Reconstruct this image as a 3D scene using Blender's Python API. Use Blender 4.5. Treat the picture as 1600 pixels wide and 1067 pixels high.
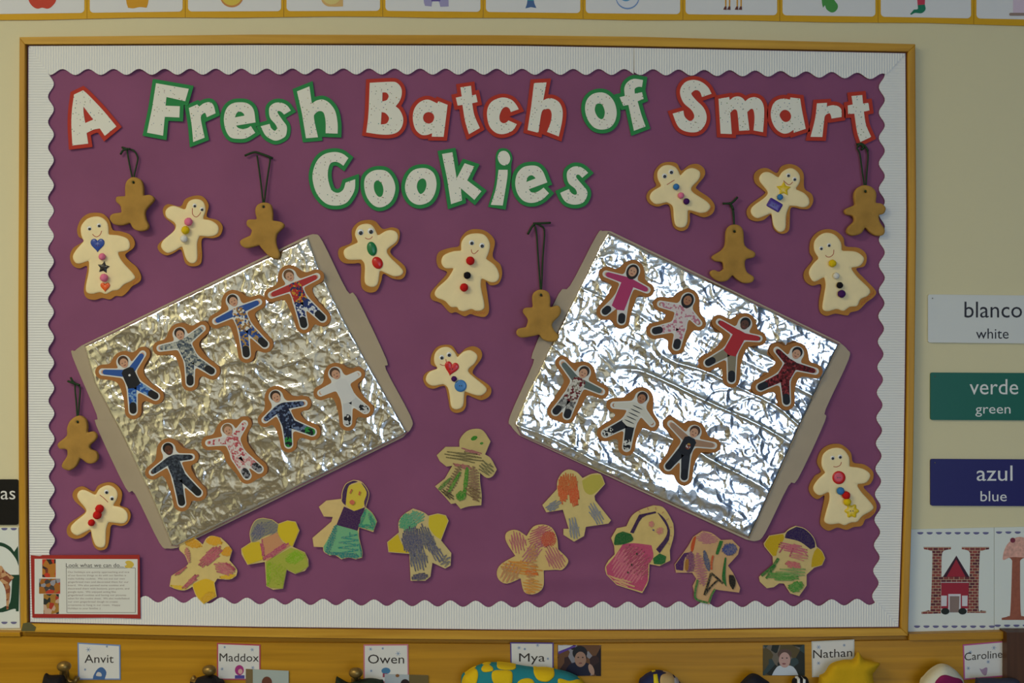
import bpy, bmesh, math, random
import numpy as np
from mathutils import Vector
from mathutils.geometry import tessellate_polygon
random.seed(7)
for o in list(bpy.data.objects): bpy.data.objects.remove(o, do_unlink=True)
SC = bpy.context.scene
COL = SC.collection

# ------------------------------------------------------------------ camera, world, lights, exposure
D = 1.9            # camera distance from the wall in metres; one pixel of the photo is one millimetre on the wall
ZC = 1.45          # height of the picture's centre above the floor
cam = bpy.data.cameras.new('camera'); camo = bpy.data.objects.new('camera', cam); COL.objects.link(camo)
camo.location = (0, -D, ZC); camo.rotation_euler = (math.pi/2, 0, 0)
cam.sensor_fit = 'HORIZONTAL'; cam.sensor_width = 36.0; cam.lens = 36.0*D/1.6
cam.clip_start = 0.05; cam.clip_end = 50
SC.camera = camo
world = bpy.data.worlds.new('room_light'); SC.world = world; world.use_nodes = True
wb = world.node_tree.nodes['Background']; wb.inputs[0].default_value = (0.80, 0.80, 0.82, 1); wb.inputs[1].default_value = 0.16
def area(name, loc, target, sx, sy, col, power):
    l = bpy.data.lights.new(name, 'AREA'); l.shape = 'RECTANGLE'; l.size = sx; l.size_y = sy; l.color = col; l.energy = power
    o = bpy.data.objects.new(name, l); COL.objects.link(o); o.location = loc
    o.rotation_euler = (Vector(target)-Vector(loc)).to_track_quat('-Z', 'Y').to_euler()
    return o
# the classroom behind the camera: two warm ceiling lamps on the left and a daylight window in the far wall on the right, as the foil reflects them
area('ceiling_lamp_left_offscreen', (-1.4, -1.7, 2.58), (-1.4, -1.7, 0), 1.2, 0.5, (1.0, 0.93, 0.71), 26)
area('ceiling_lamp_rear_offscreen', (-1.4, -4.1, 2.58), (-1.4, -4.1, 0), 1.2, 0.5, (1.0, 0.93, 0.71), 26)
area('window_rear_offscreen', (1.3, -5.18, 1.3), (1.3, 0, 1.3), 2.0, 2.0, (0.53, 0.71, 1.0), 46)
SC.view_settings.view_transform = 'Standard'; SC.view_settings.look = 'None'
SC.view_settings.exposure = 0.22; SC.view_settings.gamma = 1.0
SC.view_settings.use_curve_mapping = False

# ------------------------------------------------------------------ helpers
def lin(h):
    h = h.lstrip('#'); c = [int(h[i:i+2], 16)/255 for i in (0, 2, 4)]
    return tuple(((v+0.055)/1.055)**2.4 if v > 0.04045 else v/12.92 for v in c) + (1,)
def W(px, py, d=0.0):
    k = (D-d)/D
    return Vector(((px-800)/1000*k, -d, ZC+(533.5-py)/1000*k))
MATS = {}
def mat(key, col, rough=0.8, bump=None, noise=None, metal=0.0, spec=0.3):
    if key in MATS: return MATS[key]
    m = bpy.data.materials.new(key); m.use_nodes = True; MATS[key] = m
    nt = m.node_tree; b = nt.nodes['Principled BSDF']
    if isinstance(col, str): col = lin(col)
    b.inputs['Base Color'].default_value = col; b.inputs['Roughness'].default_value = rough
    b.inputs['Metallic'].default_value = metal; b.inputs['Specular IOR Level'].default_value = spec
    tc = nt.nodes.new('ShaderNodeTexCoord')
    if noise:
        sc, amt = noise
        n = nt.nodes.new('ShaderNodeTexNoise'); n.inputs['Scale'].default_value = sc; n.inputs['Detail'].default_value = 5
        nt.links.new(tc.outputs['Object'], n.inputs['Vector'])
        r = nt.nodes.new('ShaderNodeValToRGB'); r.color_ramp.elements[0].position = 0.3; r.color_ramp.elements[1].position = 0.7
        r.color_ramp.elements[0].color = tuple(max(0, c*(1-amt)) for c in col[:3])+(1,)
        r.color_ramp.elements[1].color = tuple(min(1, c*(1+amt)) for c in col[:3])+(1,)
        nt.links.new(n.outputs['Fac'], r.inputs['Fac']); nt.links.new(r.outputs['Color'], b.inputs['Base Color'])
    if bump:
        sc, st = bump
        n = nt.nodes.new('ShaderNodeTexNoise'); n.inputs['Scale'].default_value = sc; n.inputs['Detail'].default_value = 4
        nt.links.new(tc.outputs['Object'], n.inputs['Vector'])
        u = nt.nodes.new('ShaderNodeBump'); u.inputs['Strength'].default_value = st; u.inputs['Distance'].default_value = 0.001
        nt.links.new(n.outputs['Fac'], u.inputs['Height']); nt.links.new(u.outputs['Normal'], b.inputs['Normal'])
    return m
def wood(key, c1, c2, along='X', rough=0.45):
    m = mat(key, c1, rough); nt = m.node_tree; b = nt.nodes['Principled BSDF']
    tc = nt.nodes.new('ShaderNodeTexCoord'); mp = nt.nodes.new('ShaderNodeMapping')
    mp.inputs['Scale'].default_value = (1.2, 40, 40) if along == 'X' else (40, 40, 1.2)
    n = nt.nodes.new('ShaderNodeTexNoise'); n.inputs['Scale'].default_value = 2.2; n.inputs['Detail'].default_value = 8; n.inputs['Distortion'].default_value = 0.6
    r = nt.nodes.new('ShaderNodeValToRGB'); r.color_ramp.elements[0].position = 0.32; r.color_ramp.elements[1].position = 0.68
    r.color_ramp.elements[0].color = lin(c2); r.color_ramp.elements[1].color = lin(c1)
    u = nt.nodes.new('ShaderNodeBump'); u.inputs['Strength'].default_value = 0.15; u.inputs['Distance'].default_value = 0.001
    for a, c in ((tc.outputs['Object'], mp.inputs['Vector']), (mp.outputs['Vector'], n.inputs['Vector']), (n.outputs['Fac'], r.inputs['Fac']),
                 (r.outputs['Color'], b.inputs['Base Color']), (n.outputs['Fac'], u.inputs['Height']), (u.outputs['Normal'], b.inputs['Normal'])): nt.links.new(a, c)
    return m
def corrugated(key, col, axis):
    m = mat(key, col, 0.75); nt = m.node_tree; b = nt.nodes['Principled BSDF']
    tc = nt.nodes.new('ShaderNodeTexCoord'); w = nt.nodes.new('ShaderNodeTexWave'); w.bands_direction = axis
    w.inputs['Scale'].default_value = 79.0; w.inputs['Distortion'].default_value = 0.0
    u = nt.nodes.new('ShaderNodeBump'); u.inputs['Strength'].default_value = 0.55; u.inputs['Distance'].default_value = 0.0012
    nt.links.new(tc.outputs['Object'], w.inputs['Vector']); nt.links.new(w.outputs['Fac'], u.inputs['Height']); nt.links.new(u.outputs['Normal'], b.inputs['Normal'])
    return m
def speckled(key, col):
    m = mat(key, col, 0.85); nt = m.node_tree; b = nt.nodes['Principled BSDF']
    tc = nt.nodes.new('ShaderNodeTexCoord'); v = nt.nodes.new('ShaderNodeTexVoronoi'); v.inputs['Scale'].default_value = 210
    t = nt.nodes.new('ShaderNodeMath'); t.operation = 'LESS_THAN'; t.inputs[1].default_value = 0.17
    hs = nt.nodes.new('ShaderNodeHueSaturation'); hs.inputs['Saturation'].default_value = 0.9; hs.inputs['Value'].default_value = 0.42
    mx = nt.nodes.new('ShaderNodeMix'); mx.data_type = 'RGBA'
    mx.inputs[6].default_value = lin(col)
    nt.links.new(tc.outputs['Object'], v.inputs['Vector']); nt.links.new(v.outputs['Distance'], t.inputs[0])
    nt.links.new(v.outputs['Color'], hs.inputs['Color']); nt.links.new(hs.outputs['Color'], mx.inputs[7])
    nt.links.new(t.outputs[0], mx.inputs[0]); nt.links.new(mx.outputs[2], b.inputs['Base Color'])
    return m
def printed(key, cols, scale):
    """a printed cloth pattern: patches of several colours"""
    m = mat(key, cols[0], 0.7); nt = m.node_tree; b = nt.nodes['Principled BSDF']
    tc = nt.nodes.new('ShaderNodeTexCoord'); v = nt.nodes.new('ShaderNodeTexVoronoi'); v.inputs['Scale'].default_value = scale
    sp = nt.nodes.new('ShaderNodeSeparateColor'); r = nt.nodes.new('ShaderNodeValToRGB'); r.color_ramp.interpolation = 'CONSTANT'
    for i, c in enumerate(cols):
        e = r.color_ramp.elements[i] if i < 2 else r.color_ramp.elements.new(i/len(cols))
        e.position = i/len(cols); e.color = lin(c)
    for a, c in ((tc.outputs['Object'], v.inputs['Vector']), (v.outputs['Color'], sp.inputs[0]), (sp.outputs[0], r.inputs['Fac']), (r.outputs['Color'], b.inputs['Base Color'])): nt.links.new(a, c)
    return m

# --- outlines: "x,y x,y* ..." in the coordinates of a zoomed crop; * marks a corner
def P(ox, oy, s, txt, n=4):
    raw = []
    for t in txt.split():
        c = t.endswith('*'); x, y = t.rstrip('*').split(',')
        raw.append((ox+float(x)/s, oy+float(y)/s, c))
    N = len(raw); out = []
    for i in range(N):
        a, p, q, z = raw[i-1], raw[i], raw[(i+1) % N], raw[(i+2) % N]
        if p[2] and q[2]: out.append((p[0], p[1])); continue
        mp = ((q[0]-p[0]), (q[1]-p[1])) if p[2] else ((q[0]-a[0])/2, (q[1]-a[1])/2)
        mq = ((q[0]-p[0]), (q[1]-p[1])) if q[2] else ((z[0]-p[0])/2, (z[1]-p[1])/2)
        for k in range(n):
            t = k/n; h1 = 2*t**3-3*t*t+1; h2 = t**3-2*t*t+t; h3 = -2*t**3+3*t*t; h4 = t**3-t*t
            out.append(tuple(h1*p[j]+h2*mp[j]+h3*q[j]+h4*mq[j] for j in (0, 1)))
    return out
def signed_area(p): return sum(p[i-1][0]*p[i][1]-p[i][0]*p[i-1][1] for i in range(len(p)))/2
def segdist(p, X, Y):
    p = np.array(p); q = np.roll(p, -1, 0); best = np.full(X.shape, 1e18)
    for (ax, ay), (bx, by) in zip(p, q):
        dx, dy = bx-ax, by-ay; L = dx*dx+dy*dy+1e-12
        t = np.clip(((X-ax)*dx+(Y-ay)*dy)/L, 0, 1); best = np.minimum(best, (X-ax-t*dx)**2+(Y-ay-t*dy)**2)
    return np.sqrt(best)
def winding(p, X, Y):
    w = np.zeros(X.shape, int); N = len(p)
    for i in range(N):
        (ax, ay), (bx, by) = p[i], p[(i+1) % N]
        side = (bx-ax)*(Y-ay)-(X-ax)*(by-ay)
        w += ((ay <= Y) & (by > Y) & (side > 0)).astype(int) - ((ay > Y) & (by <= Y) & (side < 0)).astype(int)
    return w
def sdf(p, X, Y):
    d = segdist(p, X, Y); return np.where(winding(p, X, Y) != 0, -d, d)
def grid(x0, y0, x1, y1, h):
    xs = np.arange(x0, x1+h, h); ys = np.arange(y0, y1+h, h); return np.meshgrid(xs, ys)
def bbox(p, m=0):
    a = np.array(p); return a[:, 0].min()-m, a[:, 1].min()-m, a[:, 0].max()+m, a[:, 1].max()+m
def contour(F, X, Y):
    """closed loops where F = 0 (marching squares)"""
    h, w = F.shape; F = np.where(F == 0, 1e-9, F); nxt = {}; pos = {}
    def cut(i, j, k, l):
        key = (i, j, k, l)
        if key not in pos:
            a, b = F[i, j], F[k, l]; t = a/(a-b)
            pos[key] = (X[i, j]+t*(X[k, l]-X[i, j]), Y[i, j]+t*(Y[k, l]-Y[i, j]))
        return key
    S = F < 0; mixed = (S[:-1, :-1].astype(int)+S[1:, :-1]+S[:-1, 1:]+S[1:, 1:]); ii, jj = np.where((mixed > 0) & (mixed < 4))
    for i, j in zip(ii, jj):
        T = lambda: cut(i, j, i, j+1)
        B = lambda: cut(i+1, j, i+1, j+1)
        L = lambda: cut(i, j, i+1, j)
        R = lambda: cut(i, j+1, i+1, j+1)
        c = S[i, j]*1+S[i, j+1]*2+S[i+1, j+1]*4+S[i+1, j]*8
        segs = {1: [(T, L)], 2: [(R, T)], 3: [(R, L)], 4: [(B, R)], 5: [(T, L), (B, R)], 6: [(B, T)], 7: [(B, L)], 8: [(L, B)], 9: [(T, B)], 10: [(L, B), (R, T)], 11: [(R, B)], 12: [(L, R)], 13: [(T, R)], 14: [(L, T)]}[int(c)]
        for a, b in segs: nxt[a()] = b()
    loops = []
    while nxt:
        s = next(iter(nxt)); k = s; lp = []
        while k in nxt: lp.append(pos[k]); k = nxt.pop(k)
        if len(lp) > 6: loops.append(lp)
    return loops
def simplify(lp, tol=0.12):
    keep = []
    N = len(lp); i = 0
    pts = lp+[lp[0]]
    def rdp(a, b):
        if b <= a+1: return
        (x0, y0), (x1, y1) = pts[a], pts[b]; dx, dy = x1-x0, y1-y0; L = math.hypot(dx, dy)+1e-9; best = 0; bi = a
        for k in range(a+1, b):
            x, y = pts[k]; d = abs((x-x0)*dy-(y-y0)*dx)/L if L > 1e-6 else math.hypot(x-x0, y-y0)
            if d > best: best = d; bi = k
        if best > tol: rdp(a, bi); keep.append(bi); rdp(bi, b)
    m = N//2; keep.append(0); rdp(0, m); keep.append(m); rdp(m, N)
    return [pts[k] for k in sorted(set(keep))]
def grow(p, d, mitre=False, h=1.0):
    """offset outline(s) by d pixels (positive = outwards)"""
    X, Y = grid(*bbox(p, abs(d)*2+4), h); F = sdf(p, X, Y)-d
    if mitre and d > 0:
        q = p if signed_area(p) > 0 else p[::-1]; N = len(q); m = []
        for i in range(N):
            a, b, c = q[i-1], q[i], q[(i+1) % N]
            n1 = Vector((b[1]-a[1], a[0]-b[0])); n2 = Vector((c[1]-b[1], b[0]-c[0]))
            if n1.length < 1e-6 or n2.length < 1e-6: continue
            n1.normalize(); n2.normalize(); v = n1+n2; v = v/max(v.length_squared/2, 0.35)
            m.append((b[0]+v.x*d, b[1]+v.y*d))
        wn = winding(m, X, Y); sg = 1 if signed_area(m) > 0 else -1
        F = np.minimum(F, np.where(wn*1 != 0, -1, 1)*segdist(m, X, Y))
    L = contour(F, X, Y); L.sort(key=lambda l: -abs(signed_area(l)))
    return simplify(L[0])

# --- meshes
def new_mesh(name, verts, faces, m, smooth=False):
    me = bpy.data.meshes.new(name); me.from_pydata([tuple(v) for v in verts], [], faces); me.materials.append(m)
    if smooth: me.polygons.foreach_set('use_smooth', [True]*len(me.polygons))
    me.update(); return me
class Thing:
    def __init__(s, name, label, cat, at, d=0.0, group=None):
        s.o = bpy.data.objects.new(name, None); COL.objects.link(s.o); s.at = W(at[0], at[1], d); s.o.location = s.at
        s.o.empty_display_size = 0.01; s.o['label'] = label; s.o['category'] = cat
        if group: s.o['group'] = group
    def part(s, name, vf, m, parent=None, smooth=False, label=None):
        verts, faces = vf
        me = new_mesh(name, [Vector(v)-s.at for v in verts], faces, m, smooth)
        o = bpy.data.objects.new(name, me); COL.objects.link(o); o.parent = parent or s.o
        if label: o['label'] = label
        return o
def single(name, vf, m, label, cat, at, d=0.0, group=None, smooth=False):
    """a thing that is one mesh"""
    a = W(at[0], at[1], d); me = new_mesh(name, [Vector(v)-a for v in vf[0]], vf[1], m, smooth)
    o = bpy.data.objects.new(name, me); COL.objects.link(o); o.location = a; o['label'] = label; o['category'] = cat
    if group: o['group'] = group
    return o
def struct(name, vf, m):
    o = bpy.data.objects.new(name, new_mesh(name, vf[0], vf[1], m)); COL.objects.link(o); o['kind'] = 'structure'; return o
def prism(loops, d0, d1):
    """pixel outline (or [outline, hole, ...]) as a sheet from depth d0 (back) to d1 (front)"""
    if isinstance(loops[0][0], (int, float)): loops = [loops]
    L3 = [[W(x, y, d1) for x, y in lp] for lp in loops]; flat = [v for lp in L3 for v in lp]; n = len(flat)
    tri = tessellate_polygon([[Vector((v.x, v.z, 0)) for v in lp] for lp in L3])
    verts = flat+[Vector((v.x, -d0, v.z)) for v in flat]; faces = []
    for a, b, c in tri:
        A, B, C = flat[a], flat[b], flat[c]
        cr = (B.x-A.x)*(C.z-A.z)-(B.z-A.z)*(C.x-A.x)
        t = (a, b, c) if cr > 0 else (a, c, b)
        faces.append(t); faces.append((t[0]+n, t[2]+n, t[1]+n))
    k = 0
    for li, lp in enumerate(L3):
        N = len(lp); ar = sum(lp[i-1].x*lp[i].z-lp[i].x*lp[i-1].z for i in range(N)); ccw = (ar > 0) == (li == 0)
        for i in range(N):
            a, b = k+i, k+(i+1) % N
            faces.append((a, a+n, b+n, b) if ccw else (b, b+n, a+n, a))
        k += N
    return verts, faces
def merge(*parts):
    V, F = [], []
    for v, f in parts:
        o = len(V); V += list(v); F += [tuple(i+o for i in t) for t in f]
    return V, F
def box(x0, x1, y0, y1, z0, z1):
    v = [(x, y, z) for x in (x0, x1) for y in (y0, y1) for z in (z0, z1)]
    return v, [(0, 1, 3, 2), (4, 6, 7, 5), (0, 4, 5, 1), (2, 3, 7, 6), (0, 2, 6, 4), (1, 5, 7, 3)]
def rect(x0, y0, x1, y1): return [(x0, y0), (x1, y0), (x1, y1), (x0, y1)]
def rrect(x0, y0, x1, y1, r, n=5):
    out = []
    for cx, cy, a in ((x1-r, y0+r, -90), (x1-r, y1-r, 0), (x0+r, y1-r, 90), (x0+r, y0+r, 180)):
        out += [(cx+r*math.cos(math.radians(a+90*k/n)), cy+r*math.sin(math.radians(a+90*k/n))) for k in range(n+1)]
    return out
def ell(cx, cy, rx, ry=None, rot=0, n=28):
    ry = ry or rx; c, s = math.cos(math.radians(rot)), math.sin(math.radians(rot))
    return [(cx+rx*math.cos(t)*c-ry*math.sin(t)*s, cy+rx*math.cos(t)*s+ry*math.sin(t)*c) for t in [2*math.pi*k/n for k in range(n)]]
def turn(p, cx, cy, deg):
    c, s = math.cos(math.radians(deg)), math.sin(math.radians(deg))
    return [(cx+(x-cx)*c-(y-cy)*s, cy+(x-cx)*s+(y-cy)*c) for x, y in p]
def star(cx, cy, R, r, n=5, rot=0):
    return turn([(cx+(R if k % 2 == 0 else r)*math.sin(math.pi*k/n), cy-(R if k % 2 == 0 else r)*math.cos(math.pi*k/n)) for k in range(2*n)], cx, cy, rot)
def heart(cx, cy, w, h, rot=0):
    pts = []
    for k in range(30):
        t = 2*math.pi*k/30; pts.append((cx+w/2*math.sin(t)**3, cy-h/2*(13*math.cos(t)-5*math.cos(2*t)-2*math.cos(3*t)-math.cos(4*t)+2.5)/14.5))
    return turn(pts, cx, cy, rot)
def flower(cx, cy, R, n=6):
    return [(cx+R*(0.86+0.14*math.cos(n*t))*math.cos(t), cy+R*(0.86+0.14*math.cos(n*t))*math.sin(t)) for t in [2*math.pi*k/48 for k in range(48)]]
def dome(p, d0, edge, rise, R, h=1.6, hole=None, field=None, bumps=None, follow=None):
    """puffy solid: height edge at the outline, rising by `rise` over R pixels inwards, standing on depth d0"""
    X, Y = grid(*bbox(p, 2*h), h); F = sdf(p, X, Y) if field is None else field(X, Y)
    if hole: F = np.maximum(F, hole[2]-np.hypot(X-hole[0], Y-hole[1]))
    gy, gx = np.gradient(F, h); g = np.hypot(gx, gy)+1e-6
    ins = F < 0; cell = ins[:-1, :-1] | ins[1:, :-1] | ins[:-1, 1:] | ins[1:, 1:]
    use = np.zeros(F.shape, bool); use[:-1, :-1] |= cell; use[1:, :-1] |= cell; use[:-1, 1:] |= cell; use[1:, 1:] |= cell
    out = use & ~ins
    XX = np.where(out, X-gx/g*F, X); YY = np.where(out, Y-gy/g*F, Y); s = np.clip(-F/R, 0, 1)
    H = edge+rise*np.sqrt(np.clip(1-(1-s)**2, 0, 1))
    if bumps is not None: H = H+bumps(XX, YY)*np.clip(s*3, 0, 1)
    if follow is not None: H = H+follow(XX, YY)
    idx = -np.ones(F.shape, int); ii, jj = np.where(use); idx[ii, jj] = np.arange(len(ii))
    verts = [W(XX[i, j], YY[i, j], d0+H[i, j]) for i, j in zip(ii, jj)]; faces = []; ci, cj = np.where(cell); edges = {}
    for i, j in zip(ci, cj):
        q = (idx[i, j], idx[i+1, j], idx[i+1, j+1], idx[i, j+1]); faces.append(q)
        for k in range(4):
            e = (q[k], q[(k+1) % 4])
            if (e[1], e[0]) in edges: del edges[(e[1], e[0])]
            else: edges[e] = 1
    base = {}
    for a, b in edges:
        for v in (a, b):
            if v not in base: base[v] = len(verts); verts.append(Vector((verts[v].x, -d0, verts[v].z)))
        faces.append((b, a, base[a], base[b]))
    return verts, faces
def ribbon(pts, w, d, th=0.0002):
    """flat stroke along a pixel polyline"""
    L, R = [], []
    for i, (x, y) in enumerate(pts):
        a = pts[max(0, i-1)]; b = pts[min(len(pts)-1, i+1)]; dx, dy = b[0]-a[0], b[1]-a[1]; l = math.hypot(dx, dy)+1e-9
        nx, ny = -dy/l*w/2, dx/l*w/2; dd_ = d[i] if isinstance(d, list) else d; L.append(W(x+nx, y+ny, dd_)); R.append(W(x-nx, y-ny, dd_))
    n = len(pts); return L+R, [(i, i+1, n+i+1, n+i) for i in range(n-1)]
def curve(pts, n=6):
    out = []
    for i in range(len(pts)-1):
        p0 = pts[max(0, i-1)]; p1 = pts[i]; p2 = pts[i+1]; p3 = pts[min(len(pts)-1, i+2)]
        for k in range(n):
            t = k/n; out.append(tuple(0.5*(2*p1[j]+(p2[j]-p0[j])*t+(2*p0[j]-5*p1[j]+4*p2[j]-p3[j])*t*t+(3*p1[j]-p0[j]-3*p2[j]+p3[j])*t**3) for j in range(len(p1))))
    return out+[tuple(pts[-1])]
def tube(pts, r, n=8):
    """tube along world points; r a number or one radius per point"""
    pts = [Vector(p) for p in pts]; V, F = [], []
    for i, p in enumerate(pts):
        t = (pts[min(i+1, len(pts)-1)]-pts[max(i-1, 0)]).normalized()
        a = t.cross(Vector((0, 1, 0.02))).normalized(); b = t.cross(a); rr = r[i] if isinstance(r, (list, tuple)) else r
        V += [p+(a*math.cos(2*math.pi*k/n)+b*math.sin(2*math.pi*k/n))*rr for k in range(n)]
    for i in range(len(pts)-1):
        for k in range(n): F.append((i*n+k, i*n+(k+1) % n, (i+1)*n+(k+1) % n, (i+1)*n+k))
    F.append(tuple(range(n))[::-1]); F.append(tuple((len(pts)-1)*n+k for k in range(n))); return V, F
def ball(c, r, sub=2, squash=1.0, rough=0.0):
    bm = bmesh.new(); bmesh.ops.create_icosphere(bm, subdivisions=sub, radius=1.0)
    V = []
    for v in bm.verts:
        k = r*(1+rough*random.uniform(-1, 1)); V.append(Vector((c[0]+v.co.x*k, c[1]+v.co.y*k*squash, c[2]+v.co.z*k)))
    F = [tuple(v.index for v in f.verts) for f in bm.faces]; bm.free(); return V, F
def text(body, x0, x1, base, cap, d, shear=0.0, th=0.0003):
    """lettering between pixel columns x0..x1 on baseline row `base`, capital height `cap` pixels"""
    cu = bpy.data.curves.new('lettering', 'FONT'); cu.body = body; cu.resolution_u = 3
    o = bpy.data.objects.new('lettering', cu); COL.objects.link(o)
    dg = bpy.context.evaluated_depsgraph_get(); me = bpy.data.meshes.new_from_object(o.evaluated_get(dg))
    bpy.data.objects.remove(o, do_unlink=True)
    xs = [v.co.x for v in me.vertices]; a, b = min(xs), max(xs); k = (x1-x0)/(b-a); ky = cap/0.69
    V = [W(x0+(v.co.x-a)*k, base-v.co.y*ky-shear*(v.co.x-a)*k, d) for v in me.vertices]; F = [tuple(p.vertices) for p in me.polygons]
    bpy.data.meshes.remove(me); return V, F
def vnoise(X, Y, seed=0):
    xi = np.floor(X).astype(int); yi = np.floor(Y).astype(int); fx = X-xi; fy = Y-yi
    def hsh(a, b):
        n = (a*374761393+b*668265263+seed*982451653) & 0x7fffffff; n = ((n ^ (n >> 13))*1274126177) & 0x7fffffff; return ((n ^ (n >> 16)) & 0xffff)/65535.0
    u = fx*fx*fx*(fx*(fx*6-15)+10); v = fy*fy*fy*(fy*(fy*6-15)+10)
    return (hsh(xi, yi)*(1-u)+hsh(xi+1, yi)*u)*(1-v)+(hsh(xi, yi+1)*(1-u)+hsh(xi+1, yi+1)*u)*v
def ridge(X, Y, seed): return 1-np.abs(2*vnoise(X, Y, seed)-1)

# ------------------------------------------------------------------ the setting
CREAM = mat('cream_wall_paint', (0.74, 0.67, 0.42, 1), 0.75, bump=(260, 0.12))
WOODX = wood('yellow_oak_along', '#d9a736', '#b9841f', 'X'); WOODZ = wood('yellow_oak_upright', '#d19d2e', '#b07c1e', 'Z')
RAILW = wood('pine_rail', '#c48e1b', '#ab7911', 'X', 0.4)
struct('wall_back', box(-2.4, 2.4, 0, 0.12, 0, 2.6), CREAM)
struct('floor', box(-2.4, 2.4, -5.2, 0.12, -0.1, 0), mat('floor_tile', '#7d7a74', 0.5, noise=(6, 0.12)))
struct('wall_front', box(-2.4, 2.4, -5.3, -5.2, 0, 2.6), mat('pale_grey_wall', '#bbbdbe', 0.8))
struct('foil_reflection_panel', box(-2.3, -1.55, -5.2, -5.15, 0, 2.05), mat('reflection_panel_beige', '#8c8577', 0.5))  # unseen slab added as a door to give the foil darker reflections
struct('foil_reflection_block', box(-1.5, 0.1, -5.2, -4.9, 0, 0.75), mat('reflection_block_beige', '#948a76', 0.5))  # unseen cabinet block, added so the lower foil mirrors something darker
struct('wall_left', box(-2.5, -2.4, -5.2, 0.12, 0, 2.6), CREAM)
struct('wall_right', box(2.4, 2.5, -5.2, 0.12, 0, 2.6), mat('slate_blue_wall', '#5f6a7c', 0.8))  # unseen wall; its slate colour is made up to keep the right side cooler
struct('ceiling', box(-2.4, 2.4, -5.2, 0.12, 2.6, 2.7), mat('ceiling_white', '#d8d6cc', 0.9))

# ------------------------------------------------------------------ bulletin board: frame, purple paper, white border
def lerp_line(knots):
    xs, ys = zip(*knots); return lambda t: float(np.interp(t, xs, ys))
T_OUT = lerp_line([(28, 58), (400, 54), (800, 55), (1000, 57.5), (1200, 63), (1432, 69)]); T_IN = lerp_line([(43, 71), (400, 69.5), (800, 70.5), (1000, 74), (1200, 78), (1417, 82.5)])
B_IN = lerp_line([(44, 972.5), (240, 977), (400, 980), (800, 984.5), (1050, 984), (1200, 981.5), (1406, 980)]); B_OUT = lerp_line([(32, 987), (240, 992), (500, 997), (800, 999.5), (1000, 998.5), (1170, 996.5), (1419, 993)])
L_OUT = lerp_line([(58, 30), (500, 28), (800, 29), (987, 32)]); L_IN = lerp_line([(71, 43), (500, 42), (800, 44), (972.5, 46)])
R_OUT = lerp_line([(69, 1430.5), (350, 1432), (600, 1429), (740, 1427), (993, 1419)]); R_IN = lerp_line([(82.5, 1416), (350, 1417.5), (600, 1415), (740, 1413), (980, 1405)])
board = Thing('bulletin_board', 'large wall bulletin board with a thin yellow oak frame', 'bulletin board', (730, 985))
xs = list(range(43, 1417, 60))+[1416]
FD = 0.016; FK = (D-0.0064)/(D-FD)
I = lambda x, y: (800+(x-800)*FK, 533.5+(y-533.5)*FK)
bars = [([(30, 58)]+[(x, T_OUT(x)) for x in range(100, 1400, 60)]+[(1430.5, 69)]+[I(x, T_IN(x)) for x in xs[::-1]], WOODX),
        ([I(46, 972.5)]+[I(x, B_IN(x)) for x in range(100, 1380, 60)]+[I(1405, 980), (1419, 993)]+[(x, B_OUT(x)) for x in range(1380, 60, -60)]+[(32, 987)], WOODX),
        ([(30, 58), I(43, 71)]+[I(L_IN(y), y) for y in range(120, 960, 60)]+[I(46, 972.5), (32, 987)]+[(L_OUT(y), y) for y in range(940, 70, -60)], WOODZ),
        ([(1430.5, 69)]+[(R_OUT(y), y) for y in range(120, 980, 60)]+[(1419, 993), I(1405, 980)]+[I(R_IN(y), y) for y in range(950, 90, -60)]+[I(1416, 82.5)], WOODZ)]
for p, m in bars:
    o = board.part('frame_rail', prism(p, 0.0005, FD), m)
    b = o.modifiers.new('soft_edges', 'BEVEL'); b.width = 0.0015; b.segments = 2; b.limit_method = 'ANGLE'; b.angle_limit = math.radians(40)
board.part('backing_panel', prism([(44, 72), (1416, 83), (1405, 979), (46, 973)], 0.0005, 0.0028), mat('cork', '#8d6a42', 0.9, noise=(300, 0.3)))
board.part('corner_plate', prism([(33, 986), (36, 974), (46, 972), (56, 980), (54, 986)], FD, FD+0.0008), mat('tarnished_metal', '#6e6a48', 0.45, metal=0.6), label='small tarnished metal corner plate')
# purple paper, gently rippled
X, Y = grid(43.5, 70, 1417, 986, 7.0)
ang = X*0.72-Y*0.70
paper_h = 0.0064+0.0019*(vnoise(ang/48, (X+Y)/320, 3)-0.5)*np.clip((900-X)/500, 0.25, 1)*2.2+0.0006*(vnoise(X/45, Y/70, 5)-0.5)*2
paper_h += 0.0036*np.exp(-((Y-903)/16)**2)*np.exp(-((X-930)/170)**2)+0.0012*np.exp(-((Y-905)/20)**2)*np.clip((X-300)/300, 0, 1)
for i in range(X.shape[0]):      # keep the sheet inside the frame
    l = L_IN(Y[i, 0])+0.3; r = R_IN(Y[i, 0])-0.3; X[i] = np.linspace(l, r, X.shape[1])
for j in range(X.shape[1]):
    t = (Y[:, j]-70)/(986-70); Y[:, j] = T_IN(X[0, j])+0.3+t*(B_IN(X[0, j])-T_IN(X[0, j])-0.6)
nr, nc = X.shape
pv = [W(X[i, j], Y[i, j], paper_h[i, j]) for i in range(nr) for j in range(nc)]
pf = [(i*nc+j, (i+1)*nc+j, (i+1)*nc+j+1, i*nc+j+1) for i in range(nr-1) for j in range(nc-1)]
PURPLE = mat('purple_paper', (0.257, 0.080, 0.171, 1), 0.8, bump=(120, 0.2), noise=(9, 0.07))
single('background_paper', (pv, pf), PURPLE, 'purple background paper, slightly rippled, covering the whole bulletin board', 'paper', (730, 985), smooth=True)
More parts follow.
